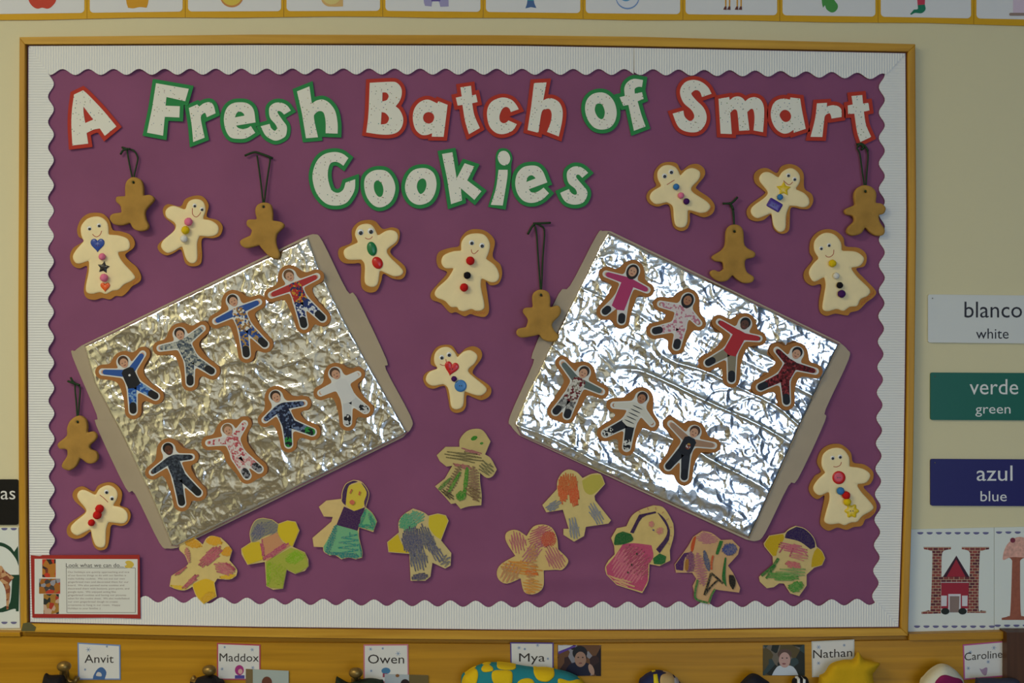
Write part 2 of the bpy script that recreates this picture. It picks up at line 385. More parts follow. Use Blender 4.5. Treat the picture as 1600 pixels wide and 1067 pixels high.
# corrugated white border, scalloped inside edge
CX, CZ = corrugated('white_corrugated_upright', '#ecece8', 'X'), corrugated('white_corrugated_level', '#ecece8', 'Z')
yt = lerp_line([(78, 112.5), (500, 111.5), (800, 112), (1000, 112.5), (1200, 115), (1300, 117), (1385, 119.5)])
yb = lerp_line([(80, 933.5), (227, 936), (422, 939.5), (783, 944), (1000, 945), (1180, 943.5), (1370, 940)])
xr = lerp_line([(110, 1378), (450, 1378), (870, 1370), (945, 1367)]); xl = lerp_line([(100, 79.5), (500, 79.5), (800, 81), (940, 81.5)])
wt = lambda x, ph=97.5: yt(x)-4.7*math.cos(2*math.pi*(x-ph)/39.9)
wbt = lambda x: yb(x)-5*math.cos(2*math.pi*(x-227)/39.72)
wl = lambda y: xl(y)+4.6*math.cos(2*math.pi*(y-131)/39.6)
wr = lambda y: xr(y)-4.7*math.cos(2*math.pi*(y-136)/39.75)
def strip(label, p, m, d):
    single('border_strip', prism(p, d-0.0009, d), m, label, 'border', p[0], d-0.0009, 'white scalloped border strips')
fr = lambda a, b, s: [a+s*k for k in range(int((b-a)/s)+1)]+[b]
strip('white corrugated scalloped border strip along the left side of the board', [(L_IN(y)+1.5, y) for y in fr(73, 972, 60)]+[(wl(y), y) for y in fr(100, 960, 4)[::-1]], CZ, 0.0098)
strip('white corrugated scalloped border strip along the right side of the board', [(R_IN(y)-1.5, y) for y in fr(84, 979, 60)]+[(wr(y), y) for y in fr(105, 960, 4)[::-1]], CZ, 0.0098)
strip('long white corrugated border strip above the words A Fresh Batch of', [(x, T_IN(x)+1) for x in fr(45, 990.5, 60)]+[(x, wt(x)) for x in fr(78, 990, 4)[::-1]], CX, 0.0110)
strip('short white corrugated border strip above the word Smart', [(x, T_IN(x)+1) for x in fr(991, 1415, 60)]+[(x, wt(x, 1020.5)) for x in fr(991, 1385, 4)[::-1]], CX, 0.0112)
strip('white corrugated scalloped border strip along the bottom of the board', [(x, B_IN(x)-1) for x in fr(47, 1404, 60)]+[(x, wbt(x)) for x in fr(79, 1370, 4)[::-1]], CX, 0.0110)

# ------------------------------------------------------------------ title letters
RED, GRN = mat('red_card', '#b83a2c', 0.8), mat('green_card', '#2f8a4c', 0.8)
FACE = speckled('white_speckled_card', '#e9e7da')
LET = [
('A', 'A', RED, 90, 115, "205,262* 318,208* 380,262 560,450 735,660* 590,778* 527,685* 450,700 362,742* 382,875* 185,898* 172,640 180,450", ["322,410* 445,575* 345,618* 325,500"]),
('Fresh', 'F', GRN, 210, 115, "270,120* 680,190* 635,345* 400,292* 388,400* 568,408* 562,548* 380,540* 358,775* 158,738* 220,440*", []),
('Fresh', 'r', GRN, 210, 115, "680,430* 785,385* 810,412* 870,370 945,358 990,400 1015,495* 905,545* 890,500 870,492 830,540 845,650 878,800* 735,855* 715,640", []),
('Fresh', 'e', GRN, 210, 115, "1320,358 1420,375 1490,450 1515,610* 1270,650* 1300,680 1350,692 1410,682 1455,655* 1510,740* 1400,805 1300,815 1200,795 1140,700 1118,560 1150,440 1220,375", ["1255,548* 1280,490 1325,475 1365,500 1375,525*"]),
('Fresh', 's', GRN, 360, 115, "755,462* 670,512* 640,480 600,465 590,490 650,580 700,650 705,720 680,790 575,838 490,810 430,760 378,658* 490,628* 510,680 555,715 582,680 560,630 500,560 482,480 495,410 560,365 640,365 710,400", []),
('Fresh', 'h', GRN, 360, 115, "832,222* 988,160* 1018,375* 1080,335 1160,325 1240,370 1310,470 1340,620 1340,750* 1190,745* 1190,600 1165,490 1110,468 1060,500 1045,560 1095,795* 945,808* 895,500*", []),
('Batch', 'B', RED, 550, 110, "222,155* 480,142 560,155 615,220 620,310 590,390 545,448* 600,500 640,600 625,700 570,770 480,800 350,800 178,775* 205,550", ["380,275* 430,278 458,320 435,370 378,388*", "370,520* 420,535 462,590 450,640 420,668 360,675*"]),
('Batch', 'a', RED, 550, 110, "1065,412* 1080,385* 1195,430* 1145,830* 998,828* 1000,785* 930,808 860,800 790,730 760,600 780,480 850,395 950,365", ["958,520 1010,540 1028,590 1005,645 955,665 905,640 888,590 908,540"]),
('Batch', 't', RED, 700, 110, "155,212* 288,192* 300,315* 350,300* 370,395* 302,410* 330,560 398,720* 262,798* 215,640 180,430* 120,440* 98,340* 172,325*", []),
('Batch', 'c', RED, 700, 110, "885,485* 785,520* 765,475 725,455 680,480 645,560 650,630 690,660 730,650 755,625* 860,672* 810,750 700,795 600,780 520,700 488,570 500,460 560,380 680,338 790,365 850,425", []),
('Batch', 'h', RED, 700, 110, "1075,158* 1232,150* 1190,375* 1240,352 1310,352 1390,400 1432,500 1425,640 1385,825* 1237,768* 1285,640 1295,540 1270,485 1220,485 1170,525 1130,780* 995,745* 1040,450*", []),
('of', 'o', GRN, 890, 110, "400,275 490,310 560,400 588,520 570,630 510,710 410,740 310,715 230,620 193,490 215,370 290,295", ["370,412 410,430 440,510 430,580 400,610 350,580 315,500 330,430"]),
('of', 'f', GRN, 890, 110, "918,120* 905,208* 860,205 815,230 815,290* 905,272* 925,355* 850,385* 900,560 950,700* 805,755* 735,430* 672,442* 625,335* 690,320* 685,220 720,150 800,105", []),
('Smart', 'S', RED, 1040, 110, "575,292* 455,332* 430,270 380,245 335,270 325,300 380,370 470,460 512,560 500,660 440,745 350,775 230,755 150,690 88,540* 222,502* 240,580 300,632 345,610 358,560 320,490 230,410 185,310 190,220 250,145 350,118 450,145 530,210", []),
('Smart', 'm', RED, 1040, 110, "662,355* 795,332* 802,372* 850,335 910,325 960,345 995,385* 1050,345 1120,335 1185,365 1225,440 1232,560 1218,772* 1100,750* 1112,600 1100,500 1070,480 1020,520* 1048,748* 920,755* 905,580 890,500 850,490 808,530* 828,795* 688,790*", []),
('Smart', 'a', RED, 1185, 125, "395,245* 402,218* 522,232* 545,380 592,610* 442,660* 438,622* 380,660 310,668 230,620 175,530 155,420 180,310 230,255 310,232", ["335,372 385,395 410,450 390,505 340,525 295,500 265,440 290,390"]),
('Smart', 'r', RED, 1185, 125, "732,292* 858,285* 855,330* 930,315 1000,330 1038,375 1040,462* 915,482* 905,440 885,415 835,445 820,520 800,712* 652,710* 710,480", []),
('Smart', 't', RED, 1185, 125, "1165,200* 1298,188* 1308,295* 1375,285* 1388,380* 1318,395* 1345,560 1410,712* 1275,775* 1235,650 1200,420* 1122,425* 1118,318* 1180,305*", []),
('Cookies', 'C', GRN, 475, 220, "555,215* 492,312* 440,275 385,262 325,290 297,400 310,520 350,620 425,650 490,610 520,522* 640,480* 635,600 590,700 520,780 400,810 270,780 160,660 110,500 115,370 170,240 260,165 380,140 480,160", []),
('Cookies', 'o', GRN, 475, 220, "950,362 1040,385 1110,470 1142,590 1110,720 1040,800 940,832 850,790 780,690 752,560 770,450 850,380", ["920,495 970,530 993,610 980,680 950,702 910,680 880,620 873,550 890,510"]),
('Cookies', 'o', GRN, 620, 220, "310,340 400,355 470,420 497,540 470,670 400,765 280,800 180,760 120,670 103,560 140,440 210,365", ["320,470 360,495 370,560 345,630 300,665 268,635 250,570 270,500"]),
('Cookies', 'k', GRN, 620, 220, "565,165* 695,142* 748,470* 848,280* 968,320* 880,495* 1058,630* 970,738* 800,592* 815,745* 678,792* 630,480*", []),
('Cookies', 'i', GRN, 750, 220, "232,362* 345,362* 340,470 285,808* 135,800* 200,590", []),
('Cookies', 'e', GRN, 750, 220, "650,308 730,325 790,390 842,520* 610,605* 640,642 690,645 740,625 795,585* 862,655* 790,725 710,765 620,775 530,740 465,650 440,530 465,410 540,330", ["578,515* 600,450 645,430 680,450 695,470*"]),
('Cookies', 's', GRN, 750, 220, "1352,400* 1278,462* 1240,425 1210,425 1205,460 1270,540 1335,620 1338,690 1290,770 1190,798 1090,775 1035,720 1002,650* 1112,602* 1140,650 1185,675 1212,655 1190,600 1110,530 1085,440 1100,370 1170,322 1250,325 1310,360", []),
]
ocount = 0
for k, (word, ch, cm, ox, oy, outl, holes) in enumerate(LET):
    p = P(ox, oy, 8, outl); hs = [P(ox, oy, 8, h) for h in holes]; x0, y0, x1, y1 = bbox(p)
    cname = 'red' if cm is RED else 'green'
    lab = f'white speckled letter {ch} on {cname} card in the title word {word}'
    if word == 'A': lab = 'white speckled capital letter A on red card, the first word of the title'
    if ch == 'o' and word == 'Cookies':
        lab = 'white speckled letter o on green card, next to the letter ' + ('C' if ocount == 0 else 'k') + ' of Cookies'; ocount += 1
    d = 0.0108 if ch in 'FeoBScCkA' else 0.0102
    t = Thing('paper_letter', lab, 'letter', ((x0+x1)/2, y1), 0.009, 'title letters')
    if ch == 'i': back = P(ox, oy, 8, "300,92 370,125 405,210 390,310 385,480 320,860* 100,825* 170,590 195,400 195,200 230,110")
    else: back = grow(p, 6.0, mitre=True)
    t.part('backing', prism(back, d-0.0010, d), cm)
    if ch == 'i': t.part('dot', prism(P(ox, oy, 8, "300,125 350,150 378,215 360,280 305,308 250,280 222,210 245,145"), d, d+0.0007), FACE)
    t.part('face', prism([p]+hs, d, d+0.0007), FACE)

# ------------------------------------------------------------------ painted gingerbread cookies
CARD = mat('brown_card', '#b57d38', 0.8, noise=(60, 0.08)); ICING = mat('cream_paint', '#f6e2ae', 0.55, bump=(140, 0.35), noise=(40, 0.04))
BLACK, WHITE = mat('black_plastic', '#141216', 0.3, spec=0.5), mat('white_plastic', '#e6e8ea', 0.25, spec=0.5)
PEN = mat('red_pen', '#b0402c', 0.6)
CM = {'pink': '#ee7fa0', 'yellow': '#e8c514', 'white': '#e9e6dc', 'red': '#cf1d1a', 'black': '#17131a', 'purple': '#4a1c62', 'blue': '#3f7fbe', 'navy': '#2347a0', 'orange': '#ec5f1c', 'green': '#157a45', 'violet': '#4b2f8e'}
def felt(c): return mat('felt_'+c, CM[c], 0.95, bump=(900, 0.8))
def button(c): return mat('button_'+c, CM[c], 0.3, spec=0.5)
COOK = []
def cookie(label, ox, oy, s, brown, icing, eyes, er, mouth, decor, sign=None, mw=1.0):
    q = lambda x, y: (ox+x/s, oy+y/s)
    p = P(ox, oy, s, brown); ic = P(ox, oy, s, icing); x0, y0, x1, y1 = bbox(p)
    t = Thing('painted_cookie', label, 'cookie', ((x0+x1)/2, y1), 0.0090, 'painted gingerbread cookies')
    t.part('cookie_base', prism(p, 0.0088, 0.0118), CARD)
    t.part('icing', dome(ic, 0.0118, 0.0004, 0.0014, 6, 1.5), ICING, smooth=True)
    top = 0.0118+0.0018
    for ex, ey in eyes:
        cx, cy = q(ex, ey); e = t.part('eye', dome(ell(cx, cy, er), top-0.0004, 0.0006, 0.0012, er, 0.8), WHITE, smooth=True)
        t.part('pupil', dome(ell(cx+er*0.1, cy+er*0.22, er*0.62), top+0.0006, 0.0006, 0.0006, er*0.6, 0.6), BLACK, parent=e, smooth=True)
    for k, mo in enumerate(mouth): t.part('mouth', ribbon(curve([q(*m) for m in mo]), mw, top+0.0002), PEN)
    for kind, c, x, y, r, *ex in decor:
        cx, cy = q(x, y); r = r/s
        if kind == 'pom':
            w = W(cx, cy, top+r/1000*0.8); t.part('pompom', ball(w, r/1000*(D-top)/D, 3, 0.9, 0.05), felt(c), smooth=True)
        else:
            sh = {'heart': lambda: heart(cx, cy, 2*r, 2*r*(ex[1] if len(ex) > 1 else 1), ex[0] if ex else 0), 'star': lambda: star(cx, cy, r, r*0.52, 5, ex[0] if ex else 0), 'disc': lambda: ell(cx, cy, r),
                  'gem': lambda: ell(cx, cy, ex[0]/s, r, ex[1]), 'flower': lambda: flower(cx, cy, r), 'block': lambda: turn(rrect(cx-r, cy-r*0.66, cx+r, cy+r*0.66, r*0.2), cx, cy, ex[0] if ex else 0)}[kind]()
            b = t.part('gem' if kind == 'gem' else 'button', dome(sh, top-0.0006, 0.0014, 0.0016 if kind != 'gem' else 0.0035, r*0.5 if kind != 'gem' else r, 0.8), button(c), smooth=kind in ('gem', 'disc'))
            if kind in ('disc', 'flower', 'block', 'heart') and r > 8:
                for sx in (-1, 1): t.part('buttonhole', prism(ell(cx+sx*r*0.17, cy, 0.9, n=10), top+0.0022, top+0.0027), BLACK if c != 'navy' else button('purple'), parent=b)
    if sign:
        n = 9; a, b = q(*sign[0]), q(*sign[1]); pts = []
        dx, dy = b[0]-a[0], b[1]-a[1]; L = math.hypot(dx, dy)
        for i in range(n+1): pts.append((a[0]+dx*i/n-dy/L*1.3*(-1)**i, a[1]+dy*i/n+dx/L*1.3*(-1)**i))
        t.part('signature', ribbon(pts, 0.7, 0.0120), PEN, label='tiny red handwriting along the cookie edge')
cookie('painted gingerbread girl with blue heart, black star and orange heart buttons', 95, 320, 6.669,
 "360,82 440,95 505,160 540,260 620,275 720,310 768,380 755,450 670,520 720,590 790,650 835,740 820,800 740,850 700,900 640,950 570,950 510,985 430,970 350,990 270,970 240,900 255,780 275,640 190,662 120,625 95,540 130,450 240,375 185,330 170,250 210,150 280,95",
 "365,120 440,140 490,200 500,310* 600,318 690,350 720,410 700,470 590,495* 640,590 770,740 740,790 660,830 600,885 540,895 470,930 410,910 330,928 270,910 262,840 290,700 295,580* 200,612 150,600 125,540 160,470 240,380* 215,320 210,230 270,150",
 [(297, 245), (396, 214)], 3.4, [[(330, 305), (350, 325), (378, 333), (410, 310), (426, 270)]],
 [('heart', 'navy', 382, 425, 73), ('pom', 'pink', 430, 540, 36), ('star', 'black', 445, 652, 66, 8), ('pom', 'pink', 450, 760, 42), ('heart', 'orange', 462, 860, 50)], ((752, 822), (808, 765)))
cookie('painted gingerbread boy with pink, yellow and white pompoms and a long smile', 160, 225, 5.335,
 "770,430 840,440 885,510 870,605 960,635 1002,690 980,760 920,785 830,790 830,930 815,1000 750,1020 690,990 655,880 590,910 530,928 470,890 470,830 580,740 600,680 520,610 505,540 550,500 650,520 690,460",
 "780,458 840,480 860,550 835,625* 910,640 965,685 960,745 900,770 810,765* 790,830 790,960 750,995 700,960 665,850* 600,890 540,908 490,860 510,800 600,720 605,660 535,610 530,550 590,515 690,548* 720,480",
 [(768, 513), (828, 543)], 3.2, [[(750, 535), (752, 585), (780, 608), (805, 592), (820, 568)]],
 [('pom', 'pink', 717, 648, 34), ('pom', 'yellow', 692, 718, 34), ('pom', 'white', 680, 790, 31)], ((818, 905), (800, 985)))
cookie('painted gingerbread boy with a green and a red oval gem', 515, 335, 8.208,
 "490,70 590,90 680,185 800,165 890,200 895,300 860,380 785,450 800,520 960,660 975,760 920,830 800,820 690,760 660,860 600,980 500,1000 420,950 400,850 400,640 300,630 180,620 115,540 130,430 280,360 285,200 370,100",
 "470,118 550,145 600,230 615,275* 740,205 840,215 880,280 850,360 740,450 770,540 930,700 930,770 840,795 740,760 645,715* 620,880 570,928 500,920 450,860 450,650 410,580* 240,580 185,520 200,440 365,358* 325,250 370,150",
 [(395, 228), (526, 213)], 5.0, [[(455, 298), (480, 313), (520, 312), (550, 282)]], [('gem', 'green', 542, 440, 92, 62, -14), ('gem', 'red', 613, 620, 82, 66, -30)], ((850, 815), (965, 740)))
cookie('painted gingerbread girl with red, black and red pompoms', 665, 350, 7.113,
 "560,55 680,85 770,190 745,360 830,450 850,560 810,660 720,680 670,640 690,800 705,960 660,1030 560,1020 500,1000 430,1025 340,980 270,985 170,880 70,840 60,760 150,650 240,540 150,490 120,400 150,310 270,265 370,245 390,160 460,80",
 "560,103 660,125 715,220 700,320 668,385* 770,460 818,560 800,630 730,648 620,600* 615,700 655,900 630,955 560,965 510,945 430,970 370,955 350,925 280,920 215,855 130,820 100,770 140,700 240,610 318,490* 220,490 175,430 200,350 300,305 395,295* 400,200 460,125",
 [(511, 207), (625, 238)], 4.2, [[(508, 282), (516, 318), (545, 328), (588, 290)]], [('pom', 'red', 497, 408, 48), ('pom', 'black', 463, 570, 40), ('pom', 'red', 428, 705, 46)], ((520, 990), (660, 985)))
cookie('painted gingerbread boy with red heart, dark pompom and blue round button', 655, 530, 8.208,
 "340,70 430,90 505,190 600,115 700,90 790,140 800,240 690,400 720,470 870,570 925,640 900,730 800,780 700,750 610,720 600,850 560,920 470,945 400,900 375,780 340,620 290,600 180,635 90,600 50,500 100,420 230,370 150,320 160,200 230,100",
 "340,97 410,120 470,190 480,245* 560,165 650,140 720,175 748,230 710,310 635,380 640,430 720,500 850,610 860,670 790,722 700,710 580,665* 570,820 540,880 470,900 410,860 390,720 365,620 310,575* 180,598 105,560 85,500 130,420 245,375* 195,300 200,190 260,120",
 [(287, 232), (381, 196)], 4.0, [[(265, 320), (305, 335), (345, 332)], [(342, 255), (347, 290), (351, 322)]], [('heart', 'red', 410, 382, 92, 12), ('pom', 'purple', 447, 508, 36), ('disc', 'blue', 530, 597, 78)], ((790, 748), (905, 610)))
cookie('painted gingerbread boy with straight mouth and blue, pink and dark purple pompoms', 1005, 245, 8.892,
 "370,70 470,95 530,190 640,115 760,100 850,170 850,270 740,410 760,460 920,570 995,680 960,790 850,840 720,800 650,780 650,900 610,1000 520,1030 430,980 400,880 370,690 310,660 200,690 90,650 45,560 80,470 180,400 150,310 165,190 250,95",
 "350,112 440,140 490,200 510,270* 590,185 680,155 770,190 795,250 760,330 670,430 700,500 870,610 935,690 890,760 800,780 720,760 620,735* 615,900 580,970 510,982 450,950 425,850 410,690 330,630* 190,658 120,620 90,560 130,480 255,405* 205,310 200,210 260,135",
 [(295, 265), (387, 208)], 4.0, [[(328, 388), (435, 322)]], [('pom', 'blue', 458, 417, 44), ('pom', 'pink', 525, 537, 44), ('pom', 'purple', 600, 620, 44)], ((890, 800), (965, 700)))
cookie('painted gingerbread boy with yellow star and purple block button', 1160, 250, 8.892,
 "650,55 770,90 850,190 860,390 960,470 985,570 930,670 830,680 680,660 660,800 650,960 590,1020 500,1010 430,930 400,760 300,830 190,850 90,810 60,710 120,610 310,470 290,420 180,320 165,200 240,125 350,115 480,180 540,90",
 "660,112 740,140 795,210 795,310 735,405* 850,455 920,530 925,620 850,658 750,640 655,635* 610,760 600,940 550,995 490,985 430,900 405,735* 300,780 210,808 140,770 115,700 160,630 310,520 350,440 250,310 235,240 290,175 380,172 500,245* 560,160",
 [(637, 212), (724, 265)], 3.4, [[(570, 285), (645, 345), (700, 305)]], [('star', 'yellow', 572, 402, 106, 2), ('pom', 'blue', 523, 515, 42), ('block', 'violet', 447, 625, 100, 30)], ((632, 790), (612, 975)))
cookie('painted gingerbread girl with yellow, white, black and purple pompoms', 1245, 355, 7.113,
 "340,20 440,45 520,120 540,210 690,230 775,310 755,430 660,465 760,580 880,710 850,780 780,830 690,920 600,945 560,980 430,960 330,985 260,940 250,820 275,640 170,650 90,590 85,490 180,360 145,280 155,150 230,55",
 "340,60 430,90 490,170 500,262* 640,268 720,310 748,360 700,430 595,450* 680,560 810,690 790,760 710,800 670,875 590,885 520,930 445,910 340,935 285,900 300,770 320,640 305,550* 200,605 150,560 135,490 180,410 245,345* 195,260 195,160 260,85",
 [(270, 234), (357, 199)], 3.2, [[(318, 310), (335, 328), (368, 330), (405, 300), (412, 250)]], [('pom', 'yellow', 397, 402, 42), ('pom', 'white', 438, 540, 36), ('pom', 'black', 478, 645, 36), ('pom', 'purple', 498, 740, 43)], ((715, 855), (860, 720)))
cookie('painted gingerbread girl with red disc, small pompoms and yellow flower button', 1255, 685, 7.113,
 "350,60 440,75 530,160 555,265 680,290 770,360 780,440 740,510 670,540 770,650 815,740 800,820 740,880 690,900 650,970 560,985 480,1015 380,990 280,1025 200,970 195,880 240,640 160,675 90,630 65,540 130,420 200,370 155,270 190,150 260,85",
 "370,103 450,125 510,210 515,312* 640,330 720,370 745,420 700,490 590,510* 650,600 775,745 760,800 660,860 600,925 530,935 460,965 400,945 300,955 235,920 250,830 290,680 288,590* 190,632 130,600 112,540 160,460 245,380* 205,300 215,190 280,125",
 [(326, 216), (409, 203)], 3.4, [[(335, 312), (375, 315), (412, 295), (425, 262)]], [('disc', 'red', 397, 435, 73), ('pom', 'blue', 415, 583, 43), ('pom', 'red', 478, 632, 45), ('pom', 'yellow', 490, 705, 43), ('flower', 'yellow', 540, 806, 82)], ((680, 885), (785, 815)))
cookie('painted gingerbread boy with three red pompoms and a straight mouth', 95, 745, 8.208,
 "600,70 700,95 780,190 775,300 760,370 860,410 895,500 850,600 770,630 650,620 625,760 590,910 490,940 420,880 390,760 380,700 290,770 190,795 100,760 75,680 120,590 290,470 300,420 180,310 150,220 200,145 290,125 420,190 480,110",
 "600,107 680,135 725,200 720,280 665,370* 780,395 850,460 855,550 800,598 700,590 610,580* 580,680 570,870 520,908 450,880 410,790 385,670* 290,720 210,752 140,710 130,640 190,570 310,470 320,410 240,310 210,240 240,180 310,170 445,235* 500,150",
 [(584, 193), (653, 274)], 3.6, [[(500, 232), (555, 275), (605, 325)]], [('pom', 'red', 497, 408, 54), ('pom', 'red', 467, 490, 54), ('pom', 'red', 393, 588, 44)])

# ------------------------------------------------------------------ cookie sheets covered in foil
TRAY = mat('grey_tray_card', '#ad9c82', 0.5, noise=(12, 0.05), spec=0.4)
FOIL = mat('kitchen_foil', (0.93, 0.93, 0.92, 1), 0.10, metal=1.0, bump=(260, 0.12))
def sheet(label, card, foil, ang, seed, long_amp, steep):
    x0, y0, x1, y1 = bbox(card); t = Thing('cookie_sheet', label, 'cookie sheet', ((x0+x1)/2, y1), 0.0085)
    o = t.part('tray', prism(card, 0.0085, 0.0118), TRAY)
    b = o.modifiers.new('soft_edges', 'BEVEL'); b.width = 0.0012; b.segments = 2; b.limit_method = 'ANGLE'; b.angle_limit = math.radians(50)
    c, s = math.cos(math.radians(ang)), math.sin(math.radians(ang))
    def crinkle(X, Y):
        U = X*c+Y*s; V = -X*s+Y*c
        H = np.zeros(X.shape)
        for k, (lam, amp, st) in enumerate(((46, 0.0012, 2.2), (27, 0.0011, 2.4), (17, 0.0009, 2.6), (13, 0.00075, 2.2), (9, 0.00042, 2.0), (5.5, 0.00022, 1.6))):
            for j in range(2):
                a = (k*1.13+j*1.35+seed*0.7); ca, sa = math.cos(a), math.sin(a); A = X*ca+Y*sa; B = -X*sa+Y*ca
                A = A+lam*0.7*(vnoise(X/lam/1.6, Y/lam/1.6, seed+k*7+j)-0.5); B = B+lam*0.9*(vnoise(X/lam/1.4, Y/lam/1.4, seed+k*5+j+90)-0.5)
                H += amp*0.6*ridge(A/lam/st, B/lam, seed+k*3+j*17)**2*(0.4+1.2*vnoise(X/70, Y/70, seed+k+j*3+200))
        wv = V+16*(vnoise(U/90, V/50, seed+2)-0.5)
        H += long_amp*ridge(U/260, wv/38, seed+6)**5*(0.3+0.9*vnoise(U/120, V/60, seed+8))
        H = 0.0030+0.0032*np.tanh((H-H.mean())*steep/0.0032)
        return H
    t.part('foil', dome(foil, 0.0118, 0.0004, 0.0009, 7, 1.6, bumps=crinkle), FOIL, smooth=True)
cardL = P(0, 0, 1, "113,557 117,548 127,540* 478,369* 492,366 504,377 542,454 557,464 604,562 603,577 641,649 643,668 630,683* 277,856* 263,857 249,848 211,772 196,762 150,664 151,648")
foilL = P(0, 0, 1, "131,540* 482,370* 502,423* 535,492* 572,560* 638,676* 628,682* 277,854* 268,853* 242,790* 191,681* 148,600*")
cardR = P(0, 0, 1, "954,361* 1311,534* 1324,546 1326,562 1290,640 1289,658 1247,748 1232,759 1196,832 1182,845 1166,843* 811,680* 799,666 797,650 833,568 832,552 873,459 891,446 932,368 942,361")
foilR = P(0, 0, 1, "950,362* 1313,537* 1260,645* 1217,742* 1171,842* 813,680* 803,662* 823,616* 866,527* 899,461* 937,383*")
sheet('foil-covered cookie sheet holding eight photo cutouts', cardL, foilL, -26, 11, 0.0010, 1.0)
sheet('foil-covered cookie sheet holding seven photo cutouts', cardR, foilR, 25.5, 41, 0.0026, 1.5)

# ------------------------------------------------------------------ photo gingerbread cutouts
BROWN = mat('gingerbread_card', '#a8703a', 0.7, noise=(70, 0.06)); CUT = mat('white_photo_paper', '#dcdcd6', 0.5)
def capsule(X, Y, a, b, ra, rb):
    dx, dy = b[0]-a[0], b[1]-a[1]; t = np.clip(((X-a[0])*dx+(Y-a[1])*dy)/(dx*dx+dy*dy+1e-9), 0, 1)
    return np.hypot(X-a[0]-t*dx, Y-a[1]-t*dy)-(ra+(rb-ra)*t)
def cap_loop(a, b, ra, rb, n=8):
    th = math.atan2(b[1]-a[1], b[0]-a[0]); out = []
    for k in range(n+1): t = th+math.pi/2+math.pi*k/n; out.append((a[0]+ra*math.cos(t), a[1]+ra*math.sin(t)))
    for k in range(n+1): t = th-math.pi/2+math.pi*k/n; out.append((b[0]+rb*math.cos(t), b[1]+rb*math.sin(t)))
    return out
SK = {'light': '#c99a7c', 'tan': '#a87452', 'dark': '#5a3826'}
def cloth(c): return printed('print_'+'_'.join(x.strip('#') for x in c), c, 330) if isinstance(c, (list, tuple)) else mat('print_'+c.strip('#'), c, 0.55)
def kid(label, head, sh, lh, rh, hip, lf, rf, top, sleeve, legs, shoe, hair, skin, long_top=False, longhair=False, extra=None):
    mid = lambda a, b, t: (a[0]+(b[0]-a[0])*t, a[1]+(b[1]-a[1])*t)
    ax, ay = hip[0]-sh[0], hip[1]-sh[1]; L = math.hypot(ax, ay); ux, uy = ax/L, ay/L; nx, ny = -uy, ux
    if (lh[0]-sh[0])*nx+(lh[1]-sh[1])*ny < 0: nx, ny = -nx, -ny
    s1 = (sh[0]+nx*6+ux*2, sh[1]+ny*6+uy*2); s2 = (sh[0]-nx*6+ux*2, sh[1]-ny*6+uy*2)
    if (lf[0]-hip[0])*nx+(lf[1]-hip[1])*ny < (rf[0]-hip[0])*nx+(rf[1]-hip[1])*ny: h1, h2 = (hip[0]-nx*4, hip[1]-ny*4), (hip[0]+nx*4, hip[1]+ny*4)
    else: h1, h2 = (hip[0]+nx*4, hip[1]+ny*4), (hip[0]-nx*4, hip[1]-ny*4)
    limbs = [(s1, lh, 6.0, 4.0), (s2, rh, 6.0, 4.0), (h1, lf, 7.2, 5.6), (h2, rf, 7.2, 5.6), (sh, hip, 10.5, 10), (head, sh, 9.8, 8)]
    def body(X, Y, kk):
        f = np.full(X.shape, 1e9)
        for a, b, r1, r2 in limbs:
            g = capsule(X, Y, a, b, r1, r2); hh = np.clip(0.5+0.5*(g-f)/kk, 0, 1); f = np.where(f > 1e8, g, g*(1-hh)+f*hh-kk*hh*(1-hh))
        return f
    allp = [head, lh, rh, lf, rf]; X, Y = grid(*bbox(allp, 26), 1.0); F = body(X, Y, 4); FB = body(X, Y, 13)
    brown = simplify(max(contour(FB-7.4, X, Y), key=len)); white = simplify(max(contour(F-1.6, X, Y), key=len))
    x0, y0, x1, y1 = bbox(brown); d = 0.0210
    t = Thing('photo_cutout', label, 'cutout', ((x0+x1)/2, y1), d-0.0025, 'photo gingerbread cutouts')
    t.part('cookie_base', prism(brown, d-0.0035, d), BROWN); t.part('photo_paper', prism(white, d, d+0.0003), CUT)
    e = d+0.0004; ms = cloth(sleeve); mt = cloth(top); ml = cloth(legs); mk = mat('skin_'+skin, SK[skin], 0.55); mh = mat('hair_'+hair.strip('#'), hair, 0.55)
    for a, b in ((s1, lh), (s2, rh)):
        t.part('hand', prism(cap_loop(mid(a, b, 0.8), mid(a, b, 0.97), 3.2, 3.2), e-0.0001, e), mk)
        t.part('sleeve', prism(cap_loop(a, mid(a, b, 0.88), 5.6, 4.0), e, e+0.0001), ms)
    for a, b in ((h1, lf), (h2, rf)):
        t.part('trouser_leg', prism(cap_loop(a, mid(a, b, 0.85), 7.0, 5.4), e, e+0.0001), ml)
        t.part('shoe', prism(cap_loop(mid(a, b, 0.78), mid(a, b, 0.97), 5.6, 5.6), e+0.0001, e+0.0002), cloth(shoe))
    k = 1.35 if long_top else 1.0
    t.part('shirt', prism([(sh[0]+nx*10, sh[1]+ny*10), (sh[0]+nx*5-ux*4, sh[1]+ny*5-uy*4), (sh[0]-nx*5-ux*4, sh[1]-ny*5-uy*4), (sh[0]-nx*10, sh[1]-ny*10), (sh[0]+ax*k-nx*10.5, sh[1]+ay*k-ny*10.5), (sh[0]+ax*k+ux*3, sh[1]+ay*k+uy*3), (sh[0]+ax*k+nx*10.5, sh[1]+ay*k+ny*10.5)], e+0.0002, e+0.0003), mt)
    hx, hy = head[0]-sh[0], head[1]-sh[1]; hl = math.hypot(hx, hy); hx, hy = hx/hl, hy/hl; rot = math.degrees(math.atan2(hy, hx))+90
